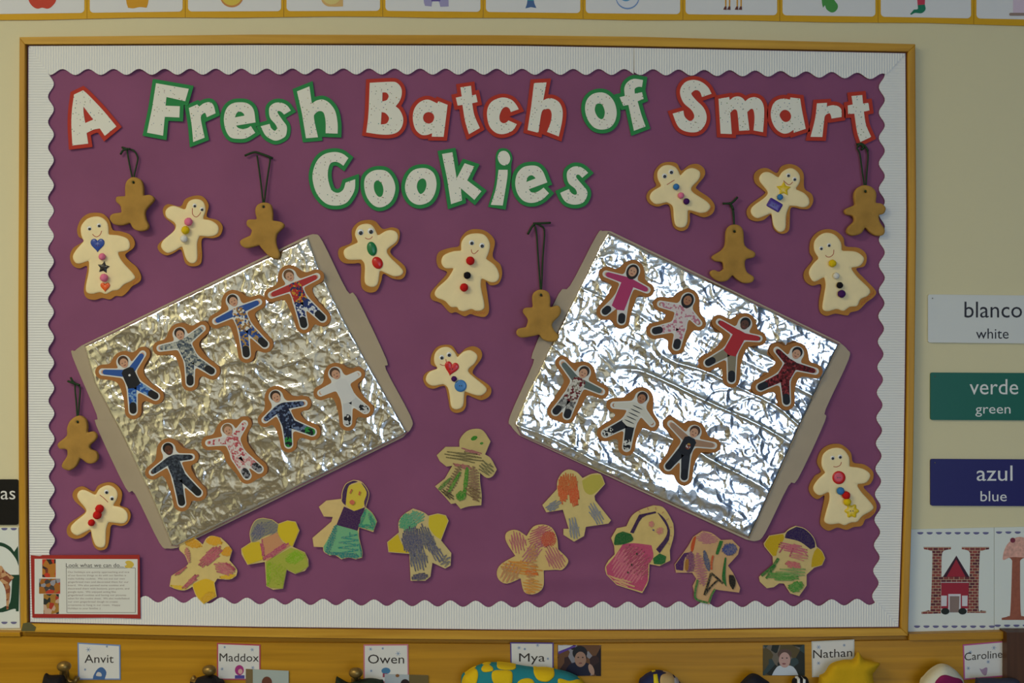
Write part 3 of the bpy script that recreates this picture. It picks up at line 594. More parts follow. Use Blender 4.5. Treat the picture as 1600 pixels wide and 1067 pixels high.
    if longhair: t.part('hair', prism(ell(head[0]-hx*2, head[1]-hy*2, 9.5, 12, rot), e+0.0003, e+0.0004), mh)
    else: t.part('hair', prism(ell(head[0]+hx*2, head[1]+hy*2, 8.2, 8.4, rot), e+0.0003, e+0.0004), mh)
    fc = t.part('face', prism(ell(head[0]-hx*1.5, head[1]-hy*1.5, 6.3, 7.6, rot), e+0.0004, e+0.0005), mk)
    for sg in (-1, 1): t.part('eye', prism(ell(head[0]-hx*0.6-hy*2.5*sg, head[1]-hy*0.6+hx*2.5*sg, 0.8, n=8), e+0.0005, e+0.0006), mat('hair_1c1410', '#1c1410', 0.55), parent=fc)
    t.part('mouth', prism(ell(head[0]-hx*5, head[1]-hy*5, 2.2, 0.7, rot, n=10), e+0.0005, e+0.0006), mat('lips', '#8c4038', 0.55), parent=fc)
    if extra:
        for nm, (fx, fy), (rx, ry), c in extra: t.part(nm, prism(ell(sh[0]+ax*fy+nx*fx, sh[1]+ay*fy+ny*fx, rx, ry, rot), e+0.0003, e+0.0004), cloth(c))
kid('photo cutout of a child with bright blue sleeves and black vest', (193, 566), (199, 579), (160, 581), (223, 553), (210, 603), (208, 642), (243, 619), '#16181f', '#2a55a0', ['#1f4c98', '#2c63b4', '#7da0c8'], '#15151a', '#4a3020', 'light', extra=[('badge', (0, 0.3), (1.8, 1.8), '#d8dadc')])
kid('photo cutout of a child in grey speckled pyjamas', (281, 522), (285, 534), (250, 544), (316, 513), (300, 564), (297, 598), (331, 580), ['#8f9490', '#5d666c', '#b8b8ac', '#3e4a5c'], ['#8f9490', '#5d666c', '#b8b8ac'], ['#8f9490', '#5d666c', '#b8b8ac', '#3e4a5c'], '#1c1c20', '#2a1c14', 'light')
kid('photo cutout of a child with blue sleeves and a white and tan shirt front', (364, 470), (371, 484), (337, 502), (404, 472), (384, 514), (385, 554), (414, 538), ['#b8864a', '#d8d8d4', '#8a6a42', '#2a4c8c'], '#25509c', ['#25407e', '#3458a0', '#b08a4a'], '#17181c', '#33241a', 'light')
kid('photo cutout of a child in a red sports shirt and blue star trousers', (452, 431), (460, 445), (424, 461), (495, 432), (470, 470), (475, 508), (504, 497), ['#b02a2c', '#28335e', '#c89030', '#b02a2c'], '#b03030', ['#22356e', '#22356e', '#d0d4dc'], '#14151a', '#6b4a2c', 'light')
kid('photo cutout of a child in dark grey-blue patterned pyjamas', (263, 702), (268, 716), (238, 738), (299, 714), (281, 747), (284, 786), (310, 770), ['#2e3644', '#1f2530', '#47505c'], ['#2e3644', '#1f2530', '#47505c'], ['#2e3644', '#1f2530', '#3c4450'], '#15161a', '#0e0c0c', 'dark')
kid('photo cutout of a child in white pyjamas with red print', (356, 672), (361, 684), (326, 692), (382, 662), (373, 712), (386, 743), (405, 733), ['#d8ccc8', '#b8525a', '#d8ccc8', '#c88a8a'], ['#d8ccc8', '#b8525a', '#d8ccc8'], ['#d8ccc8', '#b8525a', '#d8ccc8', '#c88a8a'], ['#2a2a2e', '#8a8a90'], '#8a6844', 'light')
kid('photo cutout of a child in navy speckled pyjamas and green-toed shoes', (431, 620), (438, 635), (414, 656), (475, 630), (452, 664), (451, 694), (488, 675), ['#141c36', '#1c2848', '#141c36', '#6a7c9c'], ['#141c36', '#1c2848', '#5a6c90'], ['#141c36', '#1c2848', '#141c36', '#6a7c9c'], ['#151c24', '#2c8a3c'], '#3a281c', 'light')
kid('photo cutout of a child dressed all in white', (524, 584), (532, 597), (501, 614), (559, 585), (546, 626), (543, 660), (571, 640), '#d4d4d2', '#d8d8d6', '#c6c8c8', ['#c8c8c8', '#1c1c20'], '#4e382a', 'light')
kid('photo cutout of a long-haired child in a pink dress and black boots', (989, 423), (983, 438), (947, 428), (1011, 453), (970, 470), (945, 487), (971, 501), '#b03468', '#b03468', '#d8d4d2', '#14141a', '#241812', 'light', long_top=True, longhair=True)
kid('photo cutout of a child with dark braids in white pyjamas with pink dots', (1075, 468), (1069, 482), (1032, 475), (1092, 505), (1060, 511), (1023, 517), (1057, 541), ['#d8cccc', '#d8cccc', '#c07c90'], ['#d8cccc', '#d8cccc', '#c07c90'], ['#d8cccc', '#d8cccc', '#c07c90'], '#14141a', '#15100e', 'tan', longhair=True)
kid('photo cutout of a child in a red shirt and khaki trousers', (1164, 506), (1157, 521), (1124, 503), (1186, 529), (1140, 552), (1106, 567), (1143, 593), '#b3242a', '#b3242a', '#8a8068', '#141418', '#0e0c0c', 'dark')
kid('photo cutout of a child in dark red patterned pyjamas', (1245, 552), (1238, 567), (1214, 547), (1274, 580), (1223, 592), (1188, 605), (1229, 628), ['#7a1c24', '#541418', '#92383c', '#3a1014'], ['#7a1c24', '#541418', '#3a1014'], ['#7a1c24', '#541418', '#92383c', '#3a1014'], '#15141a', '#15100e', 'light')
kid('photo cutout of a child with grey sleeves and a white and maroon vest', (912, 582), (906, 594), (879, 567), (940, 612), (890, 624), (868, 643), (886, 649), ['#c8c4bc', '#6a1c24', '#d0ccc4', '#80786c'], '#5c6a66', ['#8c8c8a', '#5c5c5e', '#b0b0ac'], '#15151a', '#33241a', 'light')
stripes = mat('striped_shirt', '#d4d2c4', 0.6)
kid('photo cutout of a child in a striped white shirt and black trousers', (1003, 622), (997, 635), (959, 633), (1019, 662), (981, 663), (946, 677), (979, 699), '#d4d2c6', '#d4d2c6', '#15161c', ['#16161a', '#d4d4d0'], '#2c1e16', 'tan', extra=[('stripe', (0, t), (8.5, 0.8), '#22242a') for t in (0.05, 0.25, 0.45, 0.65, 0.85)])
kid('photo cutout of a child in a black T-shirt with dark trousers', (1085, 675), (1079, 687), (1048, 662), (1115, 696), (1068, 708), (1044, 729), (1069, 746), '#15161c', '#a88468', '#1f2128', '#101014', '#4a3020', 'light', extra=[('shirt_print', (-1.5, 0.45), (3.6, 5), ['#b08a3c', '#c8c8c4', '#7a2a2a'])])

# ------------------------------------------------------------------ baked dough ornaments on green ribbon
DOUGH = mat('baked_dough', '#b0863f', 0.85, bump=(180, 0.5), noise=(45, 0.14)); RIB = mat('dark_green_ribbon', '#1d3a1c', 0.6, bump=(500, 0.3))
def ornament(label, ox, oy, s, outl, hole, strands, knot, r=1.3, z0=0.0135):
    q = lambda x, y: (ox+x/s, oy+y/s)
    p = P(ox, oy, s, outl); x0, y0, x1, y1 = bbox(p); hx, hy = q(*hole)
    t = Thing('dough_ornament', label, 'ornament', ((x0+x1)/2, y1), z0, 'hanging dough ornaments')
    t.part('dough_figure', dome(p, z0, 0.0062, 0.0016, 4, 1.4, hole=(hx, hy, 2.2), bumps=lambda X, Y: 0.0006*(vnoise(X/9, Y/9, int(x0))-0.5)), DOUGH, smooth=True)
    rb = t.part('ribbon', merge(*[tube([W(a, b, z0+0.009 if i == 0 else (0.014 if i < 3 else 0.012)) for i, (a, b) in enumerate(curve([q(*u) for u in st], 4))], r/1000) for st in strands]), RIB, smooth=True)
    t.part('knot', merge(*[tube([W(a, b, 0.0125+0.001*(i % 2)) for i, (a, b) in enumerate(curve([q(*u) for u in kn], 3))], 1.7/1000) for kn in knot]), RIB, parent=rb, smooth=True)
ornament('dough gingerbread ornament overlapping the arm of the blue-heart cookie', 160, 225, 5.335, "260,275 320,300 340,360 340,430* 400,425 430,465 360,550 360,620 385,680 365,715 310,725 260,705 230,655* 170,675 100,670 62,625 80,585 160,570* 150,515 115,480 120,440 190,435* 190,350 210,300", (258, 320),
 [[(258, 322), (235, 215), (215, 110), (205, 50)], [(258, 322), (268, 250), (293, 140), (290, 100), (262, 55), (215, 42)]], [[(165, 28), (200, 40), (232, 42)], [(152, 85), (175, 50), (215, 42)]])
ornament('dough gingerbread ornament whose foot rests on the corner of a foil-covered cookie sheet', 365, 230, 5.335, "260,460 310,480 325,540 325,610* 400,625 420,660 360,725 355,810 385,890 365,930 300,910 240,850 215,815* 110,840 62,815 60,775 140,735* 150,690 110,650 120,605 195,602* 180,530 200,480", (250, 497),
 [[(250, 499), (228, 300), (205, 130), (195, 70)], [(250, 499), (280, 270), (303, 120), (300, 90)]], [[(95, 70), (170, 42), (230, 55), (325, 92)], [(215, 50), (260, 65), (310, 85)]], z0=0.0190)
ornament('dough gingerbread ornament hanging over the handle of a cookie sheet', 795, 340, 5.205, "262,585 320,605 338,660 335,730* 400,715 425,755 410,800 355,860 365,910 405,960 395,1000 340,1010 280,990 248,950* 190,965 100,975 62,945 75,905 140,890* 155,830 115,770 130,735 195,730* 190,640 215,600", (262, 632),
 [[(262, 634), (240, 330), (225, 120), (205, 55)], [(262, 634), (278, 320), (290, 110), (255, 62), (225, 50)]], [[(200, 48), (260, 46), (340, 42)], [(155, 135), (185, 80), (210, 50)]], z0=0.0190)
ornament('long-headed dough gingerbread ornament with one curled foot on a single ribbon', 1095, 305, 7.113, "380,325 440,345 475,410 490,560 600,635 590,690 510,710 490,760 510,850 590,910 570,965 480,975 400,930 355,885* 290,950 200,955 120,900 105,850 150,830 200,850 255,820* 240,745 160,730 125,680 230,610 270,540 280,400 320,340", (375, 402),
 [[(375, 404), (370, 280), (360, 160), (325, 92)], [(375, 404), (366, 280), (352, 160), (322, 92)]], [[(245, 92), (300, 92), (345, 85), (410, 20)], [(318, 85), (340, 110), (362, 160)]])
ornament('broad dough gingerbread ornament beside the border under the word Smart', 1300, 215, 6.669, "345,495 420,520 462,580 455,680* 520,690 560,735 540,790 490,810 500,880 550,960 530,1015 460,1020 400,985 350,930* 300,1000 210,1020 155,985 170,930 230,870 215,815 150,800 135,750 240,700* 230,590 270,520", (348, 563),
 [[(348, 565), (362, 380), (376, 180), (350, 95)], [(348, 565), (318, 370), (290, 170), (262, 110), (290, 75)]], [[(255, 70), (300, 70), (330, 100), (310, 125)], [(270, 100), (295, 60), (345, 90), (375, 140)]])
ornament('small dough gingerbread ornament hanging beside a cookie sheet and the scalloped border', 80, 585, 6.669, "280,430 350,460 375,530 370,610* 430,595 470,630 460,680 400,740 410,780 470,810 485,870 450,920 380,925 300,865* 260,950 190,1000 120,975 115,930 165,850 160,780 90,775 70,720 160,640 165,560 200,480", (275, 497),
 [[(275, 499), (262, 300), (250, 170), (248, 95)], [(275, 499), (292, 300), (302, 150), (275, 105)]], [[(175, 70), (215, 85), (260, 100), (295, 110)], [(205, 35), (225, 75), (255, 100)]])

# ------------------------------------------------------------------ crayon drawings cut out of paper
def crayon(c, thin=0.28):
    k = f'crayon_{c[1:]}_{thin}'
    if k in MATS: return MATS[k]
    m = mat(k, c, 0.75); nt = m.node_tree; b = nt.nodes['Principled BSDF']     # waxy strokes: paper tone shows through the grain
    tc = nt.nodes.new('ShaderNodeTexCoord'); n = nt.nodes.new('ShaderNodeTexNoise'); n.inputs['Scale'].default_value = 520; n.inputs['Detail'].default_value = 3
    r = nt.nodes.new('ShaderNodeMapRange'); r.inputs[1].default_value = 0.40; r.inputs[2].default_value = 0.66; r.inputs[3].default_value = 0.0; r.inputs[4].default_value = thin
    mx = nt.nodes.new('ShaderNodeMix'); mx.data_type = 'RGBA'; mx.inputs[6].default_value = lin(c); mx.inputs[7].default_value = lin('#d6bd7c')
    for a, d in ((tc.outputs['Object'], n.inputs['Vector']), (n.outputs['Fac'], r.inputs[0]), (r.outputs[0], mx.inputs[0]), (mx.outputs[2], b.inputs['Base Color'])): nt.links.new(a, d)
    return m
def drawing(label, ox, oy, s, outl, base, marks, curl=0.0):
    q = lambda x, y: (ox+x/s, oy+y/s)
    p = P(ox, oy, s, outl, 3); x0, y0, x1, y1 = bbox(p); d = 0.0124
    t = Thing('paper_drawing', label, 'drawing', ((x0+x1)/2, y1), 0.0110, 'crayon gingerbread drawings')
    t.part('paper', prism(p, d-0.0009, d), mat('paper_'+base.strip('#'), base, 0.85, noise=(80, 0.05)))
    lay = d+0.00012
    for kind, c, *a in marks:
        segs = []
        if kind == 'fill':                     # solid crayon patch clipped to the paper
            poly = P(ox, oy, s, a[0], 3); X, Y = grid(*bbox(poly, 2), 1.0); F = np.maximum(sdf(poly, X, Y), sdf(p, X, Y)+1.0)
            for lp in contour(F, X, Y): segs.append(prism(simplify(lp), lay-0.0001, lay))
        elif kind == 'line':
            segs.append(ribbon(curve([q(*u) for u in a[0]]), a[1], lay))
        else:                                  # zigzag scribble inside an ellipse: centre, radii, direction, spacing, width
            (cx, cy), (rx, ry), ang, gap, w = a; cx, cy = q(cx, cy); rx /= s; ry /= s; an = math.radians(ang); ca, sa = math.cos(an), math.sin(an)
            gap *= 0.72; w *= 1.45; pts = []; v = -ry; sg = 1
            while v < ry:
                ex = rx*math.sqrt(max(0, 1-(v/ry)**2))*random.uniform(0.75, 1.05)
                n = 8; row = [(sg*ex*(2*k/n-1), v+gap*k/n+random.uniform(-0.4, 0.4)) for k in range(n+1)]
                pts += [(cx+u*ca-vv*sa, cy+u*sa+vv*ca) for u, vv in row]; v += gap; sg = -sg
            A = np.array(pts); ins = sdf(p, A[:, 0], A[:, 1]) < -1.0; run = []
            for i, (pt, k) in enumerate(zip(pts, ins)):
                if k: run.append((pt, lay+i*2.2e-7))         # later strokes lie a hair above earlier ones
                if (not k or i == len(pts)-1) and len(run) > 1: segs.append(ribbon([u for u, _ in run], w, [v_ for _, v_ in run])); run = []
                elif not k: run = []
        if segs: t.part('crayon_marks', merge(*segs), crayon(c, 0.08 if kind == 'fill' else 0.28))
        lay += 0.00014
TAN = '#d6bd7c'
drawing('star-like yellow crayon gingerbread drawing with pink streaks', 255, 800, 7.113, "250,290* 330,285 380,310 440,360* 480,290 540,262 640,285* 720,360 768,425* 735,535* 820,640 810,710* 740,750 600,740* 570,790* 595,940* 450,1025* 370,940 325,830* 240,870 150,860 70,825* 90,710* 250,605* 280,575* 240,480 180,420 190,370", '#dcc27c',
 [('fill', '#e0b422', "330,800* 470,740 580,780* 600,940* 450,1030* 360,940"), ('z', '#d99a1e', (330, 335), (120, 50), 20, 1.6, 1.6), ('z', '#e0a21c', (560, 310), (110, 50), 5, 1.5, 1.7), ('z', '#dc9a1c', (735, 430), (50, 90), 70, 1.6, 1.7), ('z', '#e0b020', (720, 720), (110, 30), -10, 1.5, 1.6), ('z', '#e0b830', (180, 850), (120, 35), 10, 1.6, 1.6), ('z', '#d8a41c', (500, 960), (110, 60), -35, 1.6, 1.5),
  ('z', '#b8566c', (520, 490), (170, 60), -42, 2.2, 1.5), ('z', '#c06a74', (690, 620), (140, 65), 12, 2.4, 1.5), ('z', '#b44e68', (300, 770), (130, 24), -42, 2.0, 1.6), ('z', '#b04a64', (190, 650), (80, 14), -38, 1.6, 1.5), ('z', '#c27a70', (270, 470), (30, 80), -10, 2.4, 1.4), ('z', '#a83c5c', (745, 600), (70, 10), 38, 1.4, 1.6)])
drawing('crayon gingerbread drawing with grey cap, yellow arms and lime green legs', 365, 790, 7.621, "350,145* 460,165* 530,215* 640,175* 740,190* 785,295* 705,490* 850,555* 890,640* 895,720* 850,775* 735,815* 635,765* 590,990* 470,1000* 390,960* 372,670* 165,705* 95,580* 90,510* 205,435* 190,330 220,230 270,165", '#d4bc7a',
 [('fill', '#8d8a72', "200,430* 190,300 250,180 350,148* 460,168* 535,220* 520,310* 380,360 260,430"), ('z', '#5b5f7c', (300, 300), (130, 70), -52, 2.4, 1.5), ('z', '#6c6f78', (440, 270), (110, 90), -30, 3.0, 1.2), ('fill', '#d8bc1c', "535,215* 640,172* 745,190* 790,295* 705,490* 590,420 525,320"), ('fill', '#d6b81e', "90,510* 205,440* 310,430* 350,640* 160,705*"),
  ('fill', '#cc9066', "330,400* 520,320* 580,430 680,470* 400,660* 350,620*"), ('z', '#b4486c', (500, 540), (190, 26), -32, 1.8, 1.6), ('z', '#b4486c', (350, 500), (110, 16), 85, 1.8, 1.5), ('fill', '#a8ae40', "380,670* 680,500* 850,555* 895,720* 740,820* 635,765* 590,990* 400,970*"), ('z', '#86b01c', (740, 600), (150, 70), -25, 2.2, 1.7), ('z', '#84b01a', (415, 810), (30, 140), 5, 2.0, 1.6), ('z', '#9cb02c', (520, 800), (110, 150), -40, 3.4, 1.2)])
drawing('crayon gingerbread drawing with purple hair and vest and a teal skirt', 485, 740, 7.621, "510,75* 600,90 680,180 700,260 660,400* 740,470 795,570* 750,695* 580,640* 580,760 620,920 615,1000* 540,1020* 460,1000 370,1020* 290,970 230,975* 160,930 150,875* 40,870* 25,765* 250,570* 265,515* 160,510* 100,395* 190,320* 370,300* 375,220 420,120", '#dcbe7e',
 [('fill', '#d8c040', "450,150 590,105* 670,210 640,370 540,445 420,360 430,220"), ('fill', '#3f2052', "375,330 370,220 420,120 520,78* 570,95* 460,140 430,260 420,380*"), ('fill', '#4a2a58', "590,90* 690,190 700,300 650,410* 640,330 670,220"), ('fill', '#3c1650', "400,390* 520,445* 650,400* 560,680* 460,650 310,610*"),
  ('fill', '#6fb083', "310,610* 560,680* 600,850 620,1000* 460,1000 370,1020* 160,930 155,870*"), ('z', '#17807a', (250, 790), (40, 190), 18, 2.6, 1.7), ('z', '#1a8a80', (470, 840), (140, 140), 0, 5.5, 1.5), ('z', '#15807c', (400, 970), (220, 35), 6, 1.8, 1.7), ('z', '#15807c', (600, 850), (14, 160), -6, 1.8, 1.5),
  ('fill', '#6fb47c', "600,520* 660,410* 745,480 790,580* 750,680* 590,635*"), ('z', '#178a74', (740, 580), (26, 120), -22, 2, 1.7), ('z', '#178a74', (660, 620), (100, 20), 10, 1.8, 1.6), ('z', '#178a74', (630, 510), (16, 90), 18, 1.8, 1.5), ('line', '#b8483c', [(495, 185), (470, 235)], 2), ('line', '#c0503c', [(590, 210), (578, 255)], 2.4), ('fill', '#cf6a50', "465,335 495,310 530,340 505,370 475,360")])
drawing('crayon gingerbread drawing with green head, grey scribbled body and yellow arms', 595, 780, 7.621, "385,110* 500,150 565,195* 680,168* 775,190* 808,255* 718,490* 840,640* 830,790* 765,825* 615,755* 590,920* 530,970* 355,970* 340,650* 90,630* 75,510* 215,395* 210,280 260,190", '#cdb982',
 [('fill', '#d2bc28', "575,200* 680,170* 775,190* 808,255* 720,480* 640,430 570,320"), ('fill', '#d2b41e', "75,510* 200,400* 250,530 330,580* 335,645* 90,630*"), ('z', '#3f9a74', (300, 270), (110, 120), -48, 2.0, 1.7), ('z', '#58a080', (420, 200), (130, 80), -35, 2.8, 1.3),
  ('z', '#4c5070', (390, 500), (180, 130), 82, 2.0, 1.4), ('z', '#565a70', (560, 470), (190, 70), 68, 2.2, 1.4), ('z', '#5c6078', (450, 700), (170, 110), 78, 3.0, 1.2), ('z', '#5a5c78', (660, 620), (150, 60), 58, 3.2, 1.2), ('z', '#4a4866', (460, 920), (120, 40), -6, 1.8, 1.6), ('z', '#6a6c7c', (760, 720), (80, 60), -30, 4.0, 1.0)])
drawing('crayon gingerbread girl drawing with green dot eyes and green streaked skirt', 670, 660, 7.621, "560,75 650,100 735,225* 670,380* 740,430 810,560* 760,640 690,660 610,600* 610,700 630,860 625,985* 470,1000 380,1030* 320,960* 265,970* 205,900* 75,760* 190,670* 280,515* 210,525* 130,460* 95,390* 200,290* 365,290* 370,200 450,105", '#c9b478',
 [('fill', '#2f8420', "500,195 535,160 580,170 560,205 520,215"), ('fill', '#4a8a34', "605,250 630,232 652,245 630,265"), ('z', '#a05a64', (510, 340), (150, 16), 18, 1.7, 1.3), ('z', '#6a6240', (420, 400), (250, 60), 8, 3.2, 1.2), ('z', '#a45c62', (400, 515), (120, 22), 12, 1.8, 1.4), ('z', '#6c6a48', (690, 540), (110, 70), 40, 3.2, 1.2),
  ('z', '#7a6248', (300, 680), (60, 190), 25, 3.0, 1.3), ('z', '#8a6a54', (540, 720), (80, 200), -4, 3.0, 1.3), ('z', '#3b8a26', (440, 700), (22, 170), 6, 1.5, 1.9), ('z', '#3f8a2a', (300, 720), (16, 150), 30, 1.6, 1.7), ('z', '#3a8628', (380, 870), (60, 50), -30, 1.7, 1.8), ('z', '#4c7a38', (170, 750), (20, 130), 45, 2, 1.4), ('z', '#40382a', (230, 850), (110, 30), 38, 2.4, 1.3), ('z', '#70583c', (540, 830), (130, 60), 40, 4, 1.2)])
drawing('crayon gingerbread drawing with orange-red hair and blue-grey tinted points', 765, 720, 4.85, "600,65 660,85 705,130* 770,100 840,100 875,175* 795,265* 800,300* 920,450* 900,475* 730,500* 715,570* 640,612* 560,560* 560,515* 600,515* 555,370* 430,390* 400,335* 510,215* 515,150 550,90", '#d6bf7e',
 [('fill', '#bdb04a', "700,150* 770,105* 840,105* 870,175* 780,255 720,230"), ('z', '#d45a2c', (560, 210), (120, 40), 88, 1.7, 1.5), ('z', '#d2532a', (640, 230), (130, 36), 84, 1.8, 1.5), ('z', '#c9622e', (600, 160), (70, 70), 88, 2.6, 1.2), ('z', '#7c8290', (470, 345), (80, 30), -30, 2.4, 1.2), ('z', '#848894', (810, 400), (110, 36), 62, 2.8, 1.2), ('z', '#848894', (640, 510), (100, 40), 80, 3, 1.2)])
drawing('crayon gingerbread drawing with a round red-scribbled head and orange lines', 765, 720, 4.85, "400,482 470,505 510,580 520,670* 590,740 590,780 550,825 500,825 410,830* 410,940 380,990 320,1012 260,990 235,890* 130,930 70,900 55,840 90,780 195,720* 130,620 120,560 150,530 210,525 280,570* 330,500", '#d9b976',
 [('z', '#b4566a', (400, 570), (110, 80), -20, 2.4, 1.1), ('z', '#c24a3c', (450, 590), (60, 60), 35, 1.8, 1.2), ('z', '#b65c70', (220, 610), (90, 60), 80, 3.0, 1.0), ('z', '#b86470', (500, 740), (110, 60), 62, 2.8, 1.0), ('z', '#ba6a78', (320, 690), (110, 50), -50, 3, 1.0), ('z', '#d8862c', (230, 800), (170, 50), 8, 3.4, 1.1), ('z', '#d86a24', (320, 845), (55, 18), 10, 1.6, 1.4), ('z', '#d8923c', (320, 950), (80, 60), 12, 3.2, 1.0), ('z', '#c88860', (150, 850), (90, 70), -60, 4, 0.9), ('z', '#c98a58', (320, 780), (40, 150), 5, 4, 0.9)])
drawing('crayon gingerbread girl drawing with purple braids and a bright pink dress', 935, 780, 6.276, "540,60* 630,75 690,150 735,240* 740,350 700,500* 705,600* 600,655* 500,635* 490,800 430,920* 270,870 180,840* 80,740* 65,670 100,600* 160,540* 155,460* 125,380* 180,285* 275,265* 330,160 420,100", '#dabd78',
 [('fill', '#c04a70', "240,440* 350,430 520,450* 540,560 490,640* 485,800* 430,905* 270,860* 180,830* 85,735* 75,660* 160,560*"), ('z', '#d06a84', (300, 650), (200, 170), -55, 3.2, 1.2), ('z', '#a83a62', (380, 600), (120, 180), -40, 4, 1.3), ('z', '#d8a878', (230, 800), (150, 30), 20, 3, 1.2),
  ('fill', '#36174a', "310,325* 400,150* 560,118* 570,135* 430,180 345,335*"), ('fill', '#3a1c50', "570,120* 650,190 700,300 690,400* 600,530* 565,490* 660,370 670,270"), ('fill', '#14602c', "150,450* 170,350 240,315* 320,340* 340,400 250,440"), ('fill', '#1a6a34', "535,580* 600,530* 665,560* 650,640* 545,635*"), ('z', '#d6807c', (520, 240), (30, 26), 0, 1.6, 0.9), ('z', '#d6807c', (605, 305), (36, 34), 30, 1.8, 0.9), ('fill', '#5a5a7a', "528,300 540,292 550,302 540,312"),
  ('line', '#c0786a', [(395, 110), (410, 135)], 1), ('line', '#c0786a', [(480, 78), (490, 108)], 1), ('line', '#c0786a', [(560, 75), (565, 105)], 1), ('line', '#c0786a', [(640, 120), (625, 140)], 1), ('line', '#c0786a', [(690, 190), (665, 205)], 1), ('line', '#c0786a', [(722, 270), (700, 275)], 1), ('line', '#c0786a', [(720, 360), (700, 355)], 1), ('line', '#c0786a', [(700, 440), (680, 430)], 1),
  ('fill', '#24402c', "370,530 380,522 385,540 374,548"), ('fill', '#24402c', "320,635 332,630 332,650 322,652"), ('fill', '#24402c', "282,712 295,708 297,724 286,728")])
drawing('crayon gingerbread drawing with a black triangle, green strokes and purple arm', 935, 780, 6.276, "1020,310* 1110,330 1205,400* 1310,395* 1385,470* 1370,540* 1270,650* 1320,720* 1390,870* 1380,915* 1180,890* 1140,880* 1090,1030* 980,1000 940,920* 925,850* 960,780* 920,720* 760,720* 748,640* 830,530* 880,460* 930,370*", '#d2a878',
 [('z', '#b8707c', (1060, 370), (120, 60), 10, 2, 1.2), ('fill', '#c85024', "905,470 930,380 960,360* 935,490 915,520"), ('fill', '#4c1c5c', "755,690* 760,620 830,530* 930,515* 850,570 830,700*"), ('z', '#7a3c6c', (900, 620), (50, 110), 3, 2.0, 1.4), ('fill', '#a8702c', "855,600 885,590 880,690 850,690"), ('z', '#b46c7c', (1000, 680), (60, 160), -12, 2.8, 1.1), ('z', '#4a5478', (1060, 600), (26, 100), -14, 1.8, 1.4),
  ('fill', '#1f7030', "1150,530 1190,405* 1225,410* 1175,540*"), ('z', '#3c4888', (1290, 490), (60, 70), 80, 1.7, 1.5), ('line', '#c8502c', [(1125, 550), (1110, 620), (1108, 690)], 3), ('fill', '#1c6c30', "1240,570* 1255,570* 1245,740 1258,865* 1215,790 1220,690"), ('line', '#14121a', [(1105, 725), (1075, 830), (1040, 940)], 3.6), ('line', '#14121a', [(1105, 725), (1160, 770), (1220, 825)], 3.4), ('line', '#14121a', [(1175, 790), (1110, 850), (1045, 935)], 2.6), ('fill', '#121016', "1280,740* 1340,745* 1345,830 1320,890* 1285,830"),
  ('line', '#2a7838', [(975, 790), (950, 900), (960, 980), (1070, 1015)], 3.2), ('line', '#2a7838', [(1145, 880), (1110, 940), (1085, 1015)], 3)])
drawing('crayon gingerbread drawing with dark purple cap, yellow arms and green trousers', 1175, 810, 8.208, "560,95* 680,130 790,240 830,360* 900,420 940,510* 900,600* 800,630* 700,720* 700,860* 605,995* 490,960* 410,835* 350,830* 280,880* 190,895* 100,810* 90,750* 270,590* 265,490* 160,360* 150,320* 220,220* 420,185* 480,130", '#d6bd80',
 [('fill', '#2a1450', "420,250* 450,170 580,100* 700,140 800,260 810,370* 750,395* 620,300 500,265"), ('fill', '#c9a60c', "150,345* 220,225* 400,200* 410,260 330,400 310,480* 250,480*"), ('fill', '#c8a410', "800,420* 840,375* 905,425* 940,510* 900,600* 760,625* 770,520"), ('z', '#c65e78', (530, 375), (200, 55), 14, 2.4, 1.3), ('line', '#b04468', [(415, 345), (350, 440)], 2), ('line', '#b04468', [(530, 380), (485, 490)], 2.4), ('line', '#c06a7c', [(560, 360), (650, 400), (715, 490)], 2), ('z', '#cc8078', (600, 480), (150, 40), 10, 3, 1.1), ('z', '#c8646c', (530, 590), (120, 40), 18, 1.8, 1.5),
  ('line', '#1c6c2c', [(340, 510), (270, 610), (120, 735)], 4.5), ('line', '#1a6a2c', [(300, 600), (180, 770)], 3.5), ('z', '#4f9440', (400, 740), (220, 50), 5, 2.2, 1.5), ('z', '#7fa05c', (520, 680), (220, 60), 4, 3.4, 1.1), ('z', '#3f9038', (560, 870), (110, 60), -20, 2.0, 1.6)])

# ------------------------------------------------------------------ information card in the corner
INK = mat('dark_print', '#3a332e', 0.7); INK2 = mat('pale_print', '#8d7a72', 0.7)
t = Thing('information_card', 'small typed note on red card titled Look what we can do', 'card', (132, 966), 0.0125)
t.part('red_mount', prism([(48, 867.5), (62, 869), (66, 867.5), (218, 867), (219.5, 966.5), (165, 965), (120, 965.5), (50.5, 965), (49, 920)], 0.0122, 0.0132), mat('red_mount_card', '#a83028', 0.75))
t.part('paper', prism([(54, 873), (215, 873.5), (215, 960), (54, 959)], 0.0132, 0.0135), mat('white_paper', '#e0dfd6', 0.8))
dd = 0.0136
def photo_print(t, quad, cols, dz, seed, name='photo'):
    rnd = random.Random(seed); x0, y0, x1, y1 = quad
    o = t.part(name, prism(rect(x0, y0, x1, y1), dz-0.0001, dz), printed('photo_'+'_'.join(c.strip('#') for c in cols), cols, 130 if x1-x0 < 40 else 70)); return o
photo_print(t, (66, 873.5, 87, 902), ['#3a2c24', '#b8782c', '#c83c24', '#7a3a2a'], dd, 1); photo_print(t, (61, 904, 94, 927.5), ['#c04028', '#4a4440', '#a86a28', '#9a98a0'], dd+0.0001, 2); photo_print(t, (68, 928, 92, 959), ['#2c302c', '#b03a28', '#a87a34', '#c8a890'], dd, 3)
t.part('title_lettering', text('Look what we can do...', 103, 193, 886, 6.2, dd), INK)
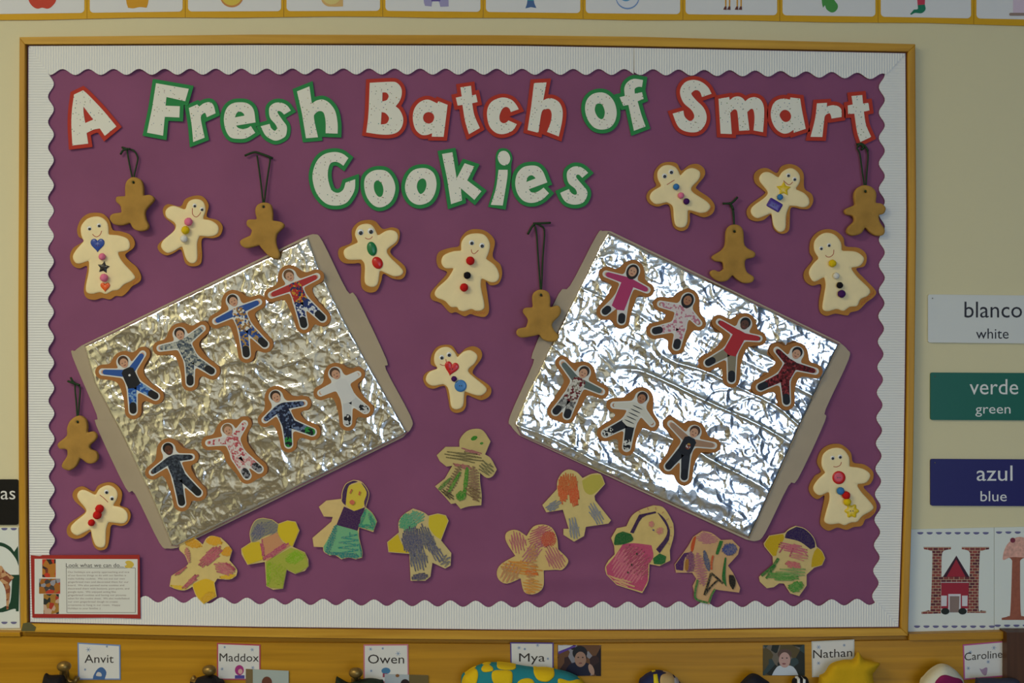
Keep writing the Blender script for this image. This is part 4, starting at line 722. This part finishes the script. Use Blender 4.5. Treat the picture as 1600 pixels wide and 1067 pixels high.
BODY = ['Our holidays are quickly approaching and one', 'of our favorite things to do with our families is', 'make holiday cookies.  We cut out our own', 'gingerbread men and decorated them for our', 'board.  We also painted some cookies and', 'decorated them with buttons, pom-poms, and', 'google eyes.  We enjoyed acting like', 'gingerbread cookies and having our pictures', 'taken for the cookie sheet.  We also made/baked', 'our own gingerbread dough to create', 'ornaments to hang in our room.  Happy', 'Holidays to your families :)']
wid = [96, 91, 89, 95, 88, 96, 75, 91, 96, 78, 82, 51]
t.part('body_lettering', merge(*[text(b, 106, 106+w, 895+k*5.15, 2.7, dd) for k, (b, w) in enumerate(zip(BODY, wid))]), INK2)
fr_ = [(103.5, 887.2), (211.5, 887.2), (211.5, 957), (104.5, 957), (103.5, 887.2)]
t.part('text_frame', merge(*[ribbon([fr_[k], fr_[k+1]], 0.6, dd) for k in range(4)]), INK)
t.part('gingerbread_picture', prism(P(40, 855, 8.421, "1350,175 1400,190 1425,230 1390,270 1330,270 1300,250 1330,230 1310,195"), dd-0.0001, dd+0.0001), mat('picture_gold', '#d8b84a', 0.7))

# ------------------------------------------------------------------ alphabet picture cards along the top
YEL = mat('yellow_card', '#d9a40e', 0.55); PANEL = mat('white_card', '#e2e2e2', 0.6)
ytop = lerp_line([(-30, 31.5), (0, 31), (150, 29), (300, 27), (600, 26), (780, 28), (980, 30.5), (1140, 32), (1300, 34), (1450, 36.5), (1680, 41)])
div = [-18, 136, 289.5, 443.5, 598, 755, 911, 1067, 1218.5, 1372, 1521.5, 1674]
def pic(t, pts, c, d=0.0034): t.part('picture', prism(pts, d-0.0003, d), mat('picture_'+c.strip('#'), c, 0.6))
PICS = [('red apple', lambda t: pic(t, P(0, 0, 1, "44,-2 50,9 58,13.5 66,12 75,13.5 83,8 88,-2 90,-30 78,-48 66,-44 52,-48 40,-30"), '#c8402c')),
 ('golden jar', lambda t: pic(t, P(0, 0, 1, "194,-40* 197,0 200,12* 208,13 218,11 229,12* 232,0 235,-40*"), '#d69a1c')),
 ('round yellow biscuit', lambda t: (pic(t, ell(362, -7, 18.5), '#c88a4a'), pic(t, ell(362, -8, 16.5), '#dcc04a', 0.0036))),
 ('pale yellow shape', lambda t: (pic(t, P(0, 0, 1, "500,-20 502,0 510,9 522,10.5* 536,10* 536,7* 533,-20"), '#d8b070'), pic(t, ell(518, -8, 15), '#dcca80', 0.0036))),
 ('purple legs', lambda t: (pic(t, P(0, 0, 1, "662,-30* 700,-30* 701,10* 688,10.5* 685,2 676,2 674,10* 664,9* 662,0"), '#a09ac4'), pic(t, rect(674, -30, 688, 2), '#6a58a0', 0.0036))),
 ('blue fish tail', lambda t: (pic(t, P(0, 0, 1, "822,-30* 835,-30* 834,0 838,12.5* 829.5,11* 821,13* 824,0"), '#4a6a9c'), pic(t, rect(824, -30, 834, 1), '#3fa0a8', 0.0036))),
 ('pale blue round shape', lambda t: (pic(t, ell(980.5, -4, 18.5), '#7c9ccc'), pic(t, ell(980.5, -5.2, 17.4), '#dcdfe6', 0.0036), pic(t, ell(978, -8, 10), '#5c9cc8', 0.0038))),
 ('four thin orange legs', lambda t: [(pic(t, [(x-1.5, -30), (x+1.5, -30), (x+1, 10), (x-1, 10)], '#d89a2c'), pic(t, P(0, 0, 1, f"{x-1.5},10* {x+1.2},10* {x+1.5},15.5* {x-4},15*"), '#6a3c34', 0.0036)) for x in (1134, 1140, 1152, 1158)]),
 ('green creature', lambda t: pic(t, P(0, 0, 1, "1284,-30* 1284,0 1286,12* 1289,8* 1292,15 1300,19.5 1307,16 1309,8 1302,-4 1300,-30*"), '#4c9a48')),
 ('red leg in a green boot', lambda t: (pic(t, [(1431, -30), (1446, -30), (1445, 9), (1434, 9)], '#c83c54'), pic(t, P(0, 0, 1, "1434,8* 1445,7* 1446,15 1440,20.5 1430,20 1424,23* 1422,22* 1428,15* 1434,14"), '#1c7c5c', 0.0036))),
 ('pink figure', lambda t: (pic(t, rect(1583, -30, 1640, 20), '#d8c4d4'), pic(t, rrect(1577, 20, 1645, 24.5, 2), '#9a8478', 0.0036)))]
for k, (what, fn) in enumerate(PICS):
    a, b = div[k]+0.3, div[k+1]-0.3
    t = Thing('alphabet_card', f'yellow-edged alphabet card showing the {what}', 'card', ((a+b)/2, ytop((a+b)/2)), 0.001, 'alphabet cards above the board')
    sag = 0.8*(-1)**k
    t.part('card', prism([(a, ytop(a)), ((a+b)/2, ytop((a+b)/2)+sag), (b, ytop(b)), (b, -150), (a, -150)], 0.0008, 0.0026), YEL)
    ya, yb_ = ytop(a)-10, ytop(b)-10
    pp = [(x, y+(yb_-ya)*(x-a)/(b-a)) for x, y in rrect(a+4, -140, b-4, ya+0.8, 6)]
    t.part('white_panel', prism(pp, 0.0026, 0.0030), PANEL); fn(t)

# ------------------------------------------------------------------ colour word signs on the wall
def sign(label, x0, y0, y1, skew, bg, fg, words):
    t = Thing('colour_word_sign', label, 'sign', (x0+100, y1), 0.0005, 'bilingual colour word signs')
    p = [(x, y+skew*(x-x0)/200) for x, y in rrect(x0, y0, x0+235, y1, 3)]
    t.part('plate', prism(p, 0.0006, 0.0036), mat('sign_'+bg.strip('#'), bg, 0.4))
    for w, a, b, base, cap in words: t.part('lettering', text(w, a, b, base, cap, 0.0038), mat('ink_'+fg.strip('#'), fg, 0.5))
    t.part('pin', ball(W(x0+7, y0+6, 0.0040), 0.0011, 1), mat('pin_metal', '#8c8a84', 0.3, metal=0.8))
sign('white sign reading blanco and white', 1450, 460, 535, 2, '#d9dbd6', '#2c2a30', [('blanco', 1507, 1597, 496, 25), ('white', 1525, 1576, 529, 16)])
sign('green sign reading verde and green', 1454, 582, 656, 1, '#0c6450', '#e4e4e0', [('verde', 1515, 1591, 616, 24), ('green', 1524, 1579, 646, 15)])
sign('dark blue sign reading azul and blue', 1454, 717, 790, 1, '#1c1460', '#e4e4e4', [('azul', 1526, 1582, 751, 24), ('blue', 1532, 1573, 783, 16)])
t = Thing('black_sign', 'black sign ending in the letters as, left of the board', 'sign', (-60, 820), 0.0005)
t.part('plate', prism(rrect(-150, 749, 28, 820, 3), 0.0006, 0.0036), mat('sign_black', '#0c0a0c', 0.4)); t.part('lettering', text('as', 1, 24, 780, 20, 0.0038), mat('ink_e4e4e0', '#e4e4e0', 0.5))

# ------------------------------------------------------------------ big alphabet cards resting on the coat rail
DOT = mat('purple_dashes', '#6c6a94', 0.6); WC = mat('alphabet_white', '#dfe4dd', 0.6)
def dashes(t, a, b, y, step=14.6): t.part('dash_row', merge(*[prism(P(0, 0, 1, f"{x-5},{y-1.2} {x},{y-1.8} {x+5},{y-1.2} {x+2.5},{y+1.6} {x-2.5},{y+1.6}", 2), 0.0021, 0.0023) for x in np.arange(a, b, step)]), DOT)
t = Thing('alphabet_poster', 'white alphabet card with letter H drawn as a brick house', 'card', (1490, 987), 0.0005)
t.part('card', prism([(1421, 827), (1553, 824), (1553, 987), (1419, 990)], 0.0006, 0.0020), WC); dashes(t, 1438, 1550, 833); dashes(t, 1433, 1550, 979)
bm_ = mat('printed_brick', '#8c4038', 0.6); nt = bm_.node_tree; br = nt.nodes.new('ShaderNodeTexBrick'); tc = nt.nodes.new('ShaderNodeTexCoord'); mp = nt.nodes.new('ShaderNodeMapping')
mp.inputs['Rotation'].default_value = (math.pi/2, 0, 0)
br.inputs['Scale'].default_value = 110; br.inputs['Color1'].default_value = lin('#9a4a40'); br.inputs['Color2'].default_value = lin('#5c2c34'); br.inputs['Mortar'].default_value = lin('#c8b090'); br.inputs['Mortar Size'].default_value = 0.04; br.inputs['Brick Width'].default_value = 0.9; br.inputs['Row Height'].default_value = 0.5
nt.links.new(tc.outputs['Object'], mp.inputs['Vector']); nt.links.new(mp.outputs['Vector'], br.inputs['Vector']); nt.links.new(br.outputs['Color'], nt.nodes['Principled BSDF'].inputs['Base Color'])
Hs = 5.926
hl = P(1410, 820, Hs, "195,205* 450,205* 450,225* 385,240 365,290 362,480* 622,480* 628,290 610,240 550,225* 550,205* 803,205* 803,225* 740,240 715,290 705,760 730,790 775,798* 775,815* 600,815* 615,530* 358,530* 355,820* 178,825* 178,805* 240,790 262,750 278,290 260,240 200,225*")
t.part('letter_h', prism(hl, 0.0019, 0.0022), bm_)
RB = mat('barn_red', '#a02838', 0.6); DK = mat('roof_dark', '#3c1c2c', 0.6); GY = mat('door_grey', '#8c7870', 0.6); WT = mat('print_white', '#d8d4d8', 0.6); BU = mat('bush_dark', '#222820', 0.6)
q = lambda *p: [(1410+x/Hs, 820+y/Hs) for x, y in p]
t.part('roof', prism(q((500, 285), (620, 482), (375, 482)), 0.0019, 0.0023), DK); t.part('gable', prism(q((498, 320), (585, 480), (410, 480)), 0.0022, 0.0024), RB); t.part('house_front', prism(q((360, 535), (615, 535), (610, 775), (358, 775)), 0.0019, 0.0023), RB)
dr = t.part('door', prism(q((425, 640), (540, 640), (540, 800), (425, 800)), 0.0022, 0.0024), WT); t.part('door_leaf', prism(q((438, 660), (528, 660), (524, 810), (438, 810)), 0.0023, 0.0025), GY, parent=dr)
for wx in (360, 552): t.part('window', prism(q((wx, 655), (wx+52, 655), (wx+50, 752), (wx, 752)), 0.0022, 0.0024), WT)
for bx in (397, 557): t.part('bush', prism(ell(1410+bx/Hs, 820+800/Hs, 6.5, 5), 0.0023, 0.0026), BU)
t = Thing('alphabet_poster', 'white alphabet card with letter I drawn as an ice cream', 'card', (1620, 986), 0.0005)
t.part('card', prism([(1553.6, 824), (1700, 821), (1700, 984), (1553.6, 987)], 0.0006, 0.0020), WC); dashes(t, 1561, 1698, 832); dashes(t, 1559, 1698, 977.5)
t.part('letter_i', prism(P(1410, 820, Hs, "960,295* 1010,320 1015,400 1000,800 980,845 920,862* 920,880* 1180,880* 1180,862* 1120,845 1095,800 1090,400 1100,320 1180,295*"), 0.0019, 0.0023), mat('cone_brown', '#9c5a44', 0.6, noise=(200, 0.1)))
t.part('ice_cream', prism(P(1410, 820, Hs, "930,300 950,220 990,160 1060,115 1130,120 1180,180 1200,300 1100,300 1000,300 940,325"), 0.0022, 0.0025), mat('ice_cream_pink', '#d8a494', 0.6, noise=(260, 0.2))); t.part('cherry', prism(ell(1582.5, 844, 4), 0.0025, 0.0027), mat('cherry_red', '#7c2a3c', 0.5))
t = Thing('alphabet_poster', 'white alphabet card with a green letter G and a giraffe', 'card', (-60, 985), 0.0005)
t.part('card', prism([(-120, 826), (28.5, 824), (31, 981), (-120, 983)], 0.0006, 0.0020), WC); dashes(t, -110, 32, 826.5, 14.6); dashes(t, -110, 32, 973, 14.6)
gp = P(0, 0, 1, "28,853* 29,884* 24,872 12,858 -4,853 -30,862 -48,900 -34,940 -6,951 8,947 16,940 19,905* 8,903* 8,898* 40,898* 31,905* 29,955* 25,955* 22,951 -4,957 -50,948 -72,900 -52,856 -6,847 14,853 22,862*")
t.part('letter_g', prism([(x if x < 30 else 30, y) for x, y in gp], 0.0019, 0.0023), mat('letter_green', '#16402c', 0.6))
t.part('giraffe', prism(P(0, 0, 1, "-30,870 -5,884 2,884 8,892 22,902* 14,912 16,920 13,952* 10,952* 9,925 3,910 -6,905 -30,892"), 0.0022, 0.0025), printed('giraffe_print', ['#8c4a30', '#b07a50', '#8c4a30', '#c89c70'], 160))

# ------------------------------------------------------------------ coat rail below the board
rail = Thing('coat_rail', 'long yellow pine coat rail with brass hooks under the board', 'coat rail', (800, 1140))
rail.part('plank', prism([(-300, 992.5), (31, 994.5), (400, 1004), (800, 1006.5), (1200, 1004), (1420, 1000.5), (1572, 998.5), (1572, 1150), (-300, 1150)], 0.0002, 0.012), RAILW)
lower = lerp_line([(-300, 992.5), (31, 994.5), (400, 1004), (800, 1006.5), (1200, 1004), (1420, 1000.5), (1572, 998.5)])
under = [(x, B_OUT(x)+0.6) for x in [32]+list(range(60, 1410, 60))+[1419]]
rail.part('groove', prism(under+[(x, lower(x)) for x, _ in under[::-1]], 0.0002, 0.005), RAILW)
rail.part('top_moulding', prism([(-300, 984), (31, 988), (31.5, 994.3), (-300, 992.3)], 0.0002, 0.0150), RAILW)
rail.part('top_moulding', prism([(1420.5, 990.5), (1572, 987), (1572, 998.3), (1420.5, 1000.3)], 0.0002, 0.0165), RAILW)
single('wooden_post', prism(rect(1573, 988, 1660, 1300), 0.0002, 0.03), wood('dark_wood', '#5e3a1c', '#472a12', 'Z'), 'dark brown wooden upright at the end of the coat rail', 'post', (1610, 1300))
BRASS = mat('antique_brass', '#8f7440', 0.38, metal=0.7)
def hook(x, y):
    w = W(x, y, 0.05)
    bv, bf = ball(w, 0.0108, 3, 0.8); bv = [Vector((u.x, u.y, w.z+(u.z-w.z)*0.74)) for u in bv]
    v = merge((bv, bf),  tube([W(x, y, 0.044), W(x, y+5, 0.036), W(x, y+11, 0.022), W(x, y+30, 0.015)], [0.0075, 0.0045, 0.005, 0.007]), tube([W(x, y+14, 0.019), W(x+9, y+25, 0.021), W(x+17, y+24, 0.023), W(x+21, y+17, 0.023)], [0.0038, 0.0035, 0.0035, 0.0045]), tube([W(x, y+14, 0.019), W(x-10, y+25, 0.021), W(x-19, y+24, 0.023), W(x-24, y+17, 0.023)], [0.0038, 0.0035, 0.0035, 0.0045]),
              prism(rrect(x-7, y+6, x+7, y+52, 4), 0.012, 0.015))
    rail.part('hook', v, BRASS, smooth=True)
for hx, hy in ((100, 1041), (327, 1047), (556, 1051)): hook(hx, hy)

# name tags and photographs on the rail
SNOWB = mat('print_snow_blue', '#8fa4c4', 0.6)
def tag(name, quad, edge, tx0, tx1, base, cap, shear, flakes, fig):
    t = Thing('name_tag', f'small white snowflake name tag reading {name}', 'name tag', (quad[3][0], quad[3][1]), 0.0121, 'name tags on the coat rail')
    cx = sum(p[0] for p in quad)/4; cy = sum(p[1] for p in quad)/4; ins = lambda k: [(p[0]-k*np.sign(p[0]-cx), p[1]-k*np.sign(p[1]-cy)) for p in quad]
    t.part('card', prism(quad, 0.0122, 0.0130), mat('tag_edge_'+edge.strip('#'), edge, 0.6)); t.part('white_panel', prism(ins(2.0), 0.0130, 0.0132), mat('tag_white', '#dedcd6', 0.6))
    for fx, fy, r in flakes: t.part('snowflake', merge(*[ribbon([(fx-r*math.cos(a), fy-r*math.sin(a)), (fx+r*math.cos(a), fy+r*math.sin(a))], 0.8, 0.0133) for a in (0, 1.05, 2.1)]), SNOWB)
    t.part('lettering', text(name, tx0, tx1, base, cap, 0.0134, shear), INK)
    for k, (c, p) in enumerate(fig): t.part('printed_snowman', prism(p, 0.0132, 0.0133+0.0001*k), mat('print_'+c.strip('#'), c, 0.6))
tag('Anvit', [(121, 1004), (188, 1007.5), (188.5, 1062), (122, 1062)], '#7c92c0', 132, 177.5, 1035.5, 13, 0.0, [(138, 1015, 4), (167, 1010, 2), (133, 1046, 2)], [('#44689c', P(40, 980, 8, "840,650* 850,600 900,520 960,500 1010,560 990,640 985,655*", 3)), ('#d0ccc8', P(40, 980, 8, "880,600 900,560 940,570 950,610 900,610", 3))])
tag('Maddox', [(339, 1004.5), (407, 1007), (407, 1062.5), (339, 1062)], '#b84c60', 343, 404.5, 1033, 12.5, -0.01, [(351, 1011, 2), (394, 1015, 3), (347, 1045, 2.5), (395, 1043, 3)], [('#a8347c', ell(374, 1047, 7, 8)), ('#d8a8a0', ell(375.5, 1049, 3.5, 4)), ('#544898', rect(367, 1055, 382, 1060))])
tag('Owen', [(568, 1007), (638, 1006.5), (639, 1066), (568, 1066)], '#cc7c8c', 575, 631.5, 1036.5, 14, 0.0, [(579, 1014, 3), (598, 1013, 2), (622, 1021, 4), (580, 1048, 2)], [('#4c80a8', ell(603, 1048, 7, 5)), ('#a04458', rect(598, 1052, 605, 1058))])
tag('Mya', [(797, 1003.5), (865, 1004), (865, 1062), (798, 1062)], '#5c4c90', 811, 851.5, 1033.5, 13, 0.0, [(811, 1012, 3), (820, 1014, 2), (840, 1008, 3), (856, 1029, 2)], [])
tag('Nathan', [(1268, 1002), (1335, 999), (1335, 1056), (1269, 1058)], '#c8c8c0', 1270.5, 1331.5, 1028.5, 13, 0.05, [(1279, 1011, 3.5), (1319, 1008, 2.5), (1279, 1036, 3)], [])
tag('Caroline', [(1504.5, 1007), (1569.5, 1001.5), (1570, 1057), (1506, 1062)], '#c05c94', 1507, 1566, 1032, 12, 0.08, [(1516, 1019, 3), (1553, 1012, 3.5), (1513, 1044, 3), (1544, 1034, 3)], [('#a88ca4', P(1390, 980, 7.619, "1070,490 1100,500 1150,475 1165,500 1150,570 1110,560", 3))])
def snapshot(label, quad, bg, layers, z=0.0):
    t = Thing('snapshot', label, 'photo', quad[3], 0.0121+z, 'snapshots on the coat rail'); t.part('print', prism(quad, 0.0122+z, 0.0129+z), bg)
    for k, (nm, p, m) in enumerate(layers): t.part(nm, prism(p, 0.0129+z+0.0001*k, 0.0130+z+0.0001*k), m)
S = lambda c: mat('print_'+c.strip('#'), c, 0.4)
snapshot('snapshot of a child in a dark top beside the Mya tag', [(871, 1007.5), (939, 1008), (939, 1056), (871.5, 1056)], printed('snap_a', ['#2a2024', '#6a4a34', '#3c2a2a', '#8a8890'], 60), [('wall_corner', [(872, 1008), (896, 1008), (872, 1020)], S('#c8c8cc')), ('purple_trim', [(872, 1018), (898, 1008), (900, 1010), (873, 1022)], S('#5a3c94')), ('hair', ell(906, 1020, 11.5, 11), S('#1c1614')), ('clothing', P(700, 980, 6.4, "1150,490* 1200,390 1270,350 1400,360 1440,420 1420,480*", 3), S('#16142a')), ('face', ell(907, 1030, 9, 12), S('#a07c68')), ('hand', ell(924, 1046, 4, 9, -20), S('#b08c78')), ('eye', ell(903.5, 1027, 1.3, 0.9), S('#1c1614')), ('eye', ell(910.5, 1027, 1.3, 0.9), S('#1c1614')), ('mouth', ell(907, 1036, 2.6, 0.9), S('#7c4440'))])
snapshot('snapshot of a smiling child in a white shirt beside the Nathan tag', [(1192, 1008), (1257, 1007), (1257.5, 1056), (1192, 1055)], printed('snap_b', ['#2c302c', '#5c5034', '#3a4a4c', '#70685c'], 70), [('clothing', P(1150, 980, 6.667, "375,500* 400,450 450,400 570,400 620,440 650,500*", 3), S('#c8d0d8')), ('hair', ell(1226, 1022, 11, 8), S('#5c4434')), ('face', ell(1226, 1031, 9, 12), S('#c09a90')), ('eye', ell(1222.5, 1028, 1.3, 0.9), S('#3a2a24')), ('eye', ell(1229.5, 1028, 1.3, 0.9), S('#3a2a24')), ('mouth', ell(1225, 1037, 3, 1.2), S('#8c5050'))])
snapshot('snapshot with tan edge overlapping the Maddox tag', [(384, 1045), (451, 1048), (451, 1100), (384, 1098)], S('#aab4ae'), [('tan_edge', [(384, 1045), (395, 1045.5), (395, 1098), (384, 1098)], S('#7c6844')), ('head', ell(417, 1066, 8, 9), S('#6a3c2c'))], 0.0016)
snapshot('snapshot with dark edge overlapping the Owen tag', [(601, 1053), (669, 1055), (669, 1106), (601, 1104)], S('#b0b8bc'), [('dark_edge', [(639, 1054), (669, 1055), (669, 1106), (639, 1105)], S('#6c5c34')), ('head', ell(633, 1068, 7, 7), S('#2c1c1c')), ('ornament', ell(621, 1055.5, 3, 2.4), S('#8c5c30'))], 0.0016)

# ------------------------------------------------------------------ bags and hats hanging from the hooks
def hang(name, label, cat, outl, m, d0, rise, R, extra=()):
    p = P(0, 0, 1, outl); x0, y0, x1, y1 = bbox(p); t = Thing(name, label, cat, ((x0+x1)/2, y1), d0, None)
    t.part('body', dome(p, d0, 0.006, rise, R, 2.5, bumps=lambda X, Y: 0.004*(vnoise(X/22, Y/22, 9)-0.5)), m, smooth=True)
    def skin(X, Y):
        s_ = np.clip(-sdf(p, X, Y)/R, 0, 1); return 0.006+rise*np.sqrt(1-(1-s_)**2)+0.004*(vnoise(X/22, Y/22, 9)-0.5)*np.clip(s_*3, 0, 1)
    for nm, o2, mm, dz, rs in extra: t.part(nm, dome(P(0, 0, 1, o2), d0, 0.0008, 0.0015, 6, 1.6, follow=skin), mm, smooth=True)
TEAL = mat('teal_fleece', '#22808c', 0.9, bump=(300, 0.4)); YF = mat('yellow_fleece', '#dcb812', 0.9, bump=(300, 0.4)); DKF = mat('black_strap', '#131016', 0.8, bump=(300, 0.3)); NAVY = mat('navy_fabric', '#1c2450', 0.7, bump=(200, 0.3))
hang('fleece_hat', 'teal fleece hat with large yellow dots hanging below the Mya tag', 'hat', "720,1066 730,1050 748,1040 765,1036 790,1037 830,1043 865,1046 895,1054 915,1070 930,1110 900,1180 800,1200 730,1160", TEAL, 0.030, 0.030, 34,
     [('dot', "722,1062 730,1051 742,1045 747,1052 745,1066 735,1090 722,1080", YF, 0.018, 0.006), ('dot', "770,1049 785,1047 799,1049 801,1060 797,1072 778,1074 769,1062", YF, 0.024, 0.006), ('dot', "777,1037.5 790,1038 806,1042 800,1046.5 780,1045", YF, 0.014, 0.004), ('dot', "835,1045 850,1043.5 864,1046 866,1056 856,1065 842,1063 835,1054", YF, 0.020, 0.006), ('dot', "808,1068 820,1060 833,1063 836,1080 815,1090", YF, 0.028, 0.006), ('dot', "872,1061 890,1064 905,1062 915,1075 900,1100 878,1085", YF, 0.018, 0.006), ('dot', "752,1044 760,1038 769,1042 770,1048 756,1050", YF, 0.012, 0.004)])
hang('striped_hat', 'navy hat with a yellow stripe and tan patch hanging on the rail', 'hat', "998,1072 1005,1058 1018,1050 1030,1048 1045,1052 1058,1060 1066,1080 1060,1140 1000,1140", NAVY, 0.028, 0.028, 26,
     [('stripe', "1021,1054* 1027,1053* 1030,1070* 1031,1100* 1023,1100*", mat('yellow_stripe', '#d4c01c', 0.7), 0.022, 0.006), ('patch', "1033,1056 1043,1053 1053,1058 1054,1072 1040,1085 1032,1070", mat('tan_patch', '#c4a470', 0.8), 0.024, 0.005), ('buckle', "1053,1060 1059,1060 1061,1068 1054,1068", mat('pale_buckle', '#b4b4bc', 0.4), 0.020, 0.004)])
hang('woollen_hat', 'dark woollen hat hanging below the snapshot of the child in white', 'hat', "1152,1080 1160,1066 1172,1055 1182,1054 1195,1062 1206,1075 1206,1130 1150,1130", mat('charcoal_fabric', '#1d1e2a', 0.8, bump=(200, 0.3)), 0.028, 0.024, 24)
hang('striped_scarf', 'black and white striped scarf end hanging below the Nathan tag', 'scarf', "1238,1070 1243,1060 1256,1058 1264,1066 1266,1120 1238,1120", DKF, 0.026, 0.014, 12, [('stripe', "1246,1061* 1250,1060* 1251,1118* 1246,1118*", WHITE, 0.013, 0.003), ('stripe', "1255,1060* 1259,1062* 1260,1118* 1255,1118*", WHITE, 0.013, 0.003)])
hang('star_hat', 'yellow felt star-shaped hat hanging over the Nathan tag', 'hat', "1282,1056* 1290,1052 1300,1038 1320,1032 1334,1031 1342,1019* 1350,1031* 1376,1037* 1363,1054* 1368,1075* 1360,1130 1290,1130 1278,1080*", mat('yellow_felt', '#cfa412', 0.9, bump=(260, 0.5)), 0.028, 0.018, 16)
hang('white_hood', 'white fleece hood with a magenta panel hanging beside the Caroline tag', 'hat', "1438,1072 1446,1056 1460,1043 1474,1038 1488,1043 1500,1055 1507,1072 1506,1140 1436,1140", mat('white_fleece', '#dcd6c0', 0.95, bump=(260, 0.6)), 0.028, 0.030, 26,
     [('panel', "1460,1075 1466,1060 1476,1054.5 1490,1058 1504,1064 1506,1090 1500,1130 1462,1130", mat('magenta_fleece', '#8c1c54', 0.9, bump=(260, 0.4)), 0.022, 0.010)])
hang('black_strap_bag', 'black bag hanging from the hook beside the Anvit tag', 'bag', "66,1066 70,1053 76,1056 95,1056 100,1062 104,1090 104,1150 60,1150 62,1090", DKF, 0.028, 0.022, 16)
hang('black_backpack', 'black bag hanging from the hook beside the Maddox tag', 'bag', "296,1070 303,1062 314,1058 322,1056 334,1056 342,1062 350,1072 352,1150 292,1150", DKF, 0.028, 0.024, 18, [('loop', "297,1064 300,1057 304,1058 305,1066", BRASS, 0.012, 0.004)])
hang('dark_green_bag', 'dark green and black bag hanging below the Owen tag', 'bag', "524,1066 528,1060 534,1063 545,1068 560,1064 575,1061 592,1063 600,1072 606,1150 520,1150", mat('dark_green_fabric', '#1c2c20', 0.85, bump=(200, 0.3)), 0.028, 0.024, 18)
hang('folded_cloth', 'dark blue-grey folded cloth hanging under the Caroline tag', 'cloth', "1526,1066 1532,1061 1560,1061 1590,1062 1594,1080 1592,1130 1524,1130", mat('slate_fabric', '#34384e', 0.8, bump=(200, 0.3)), 0.034, 0.014, 14)
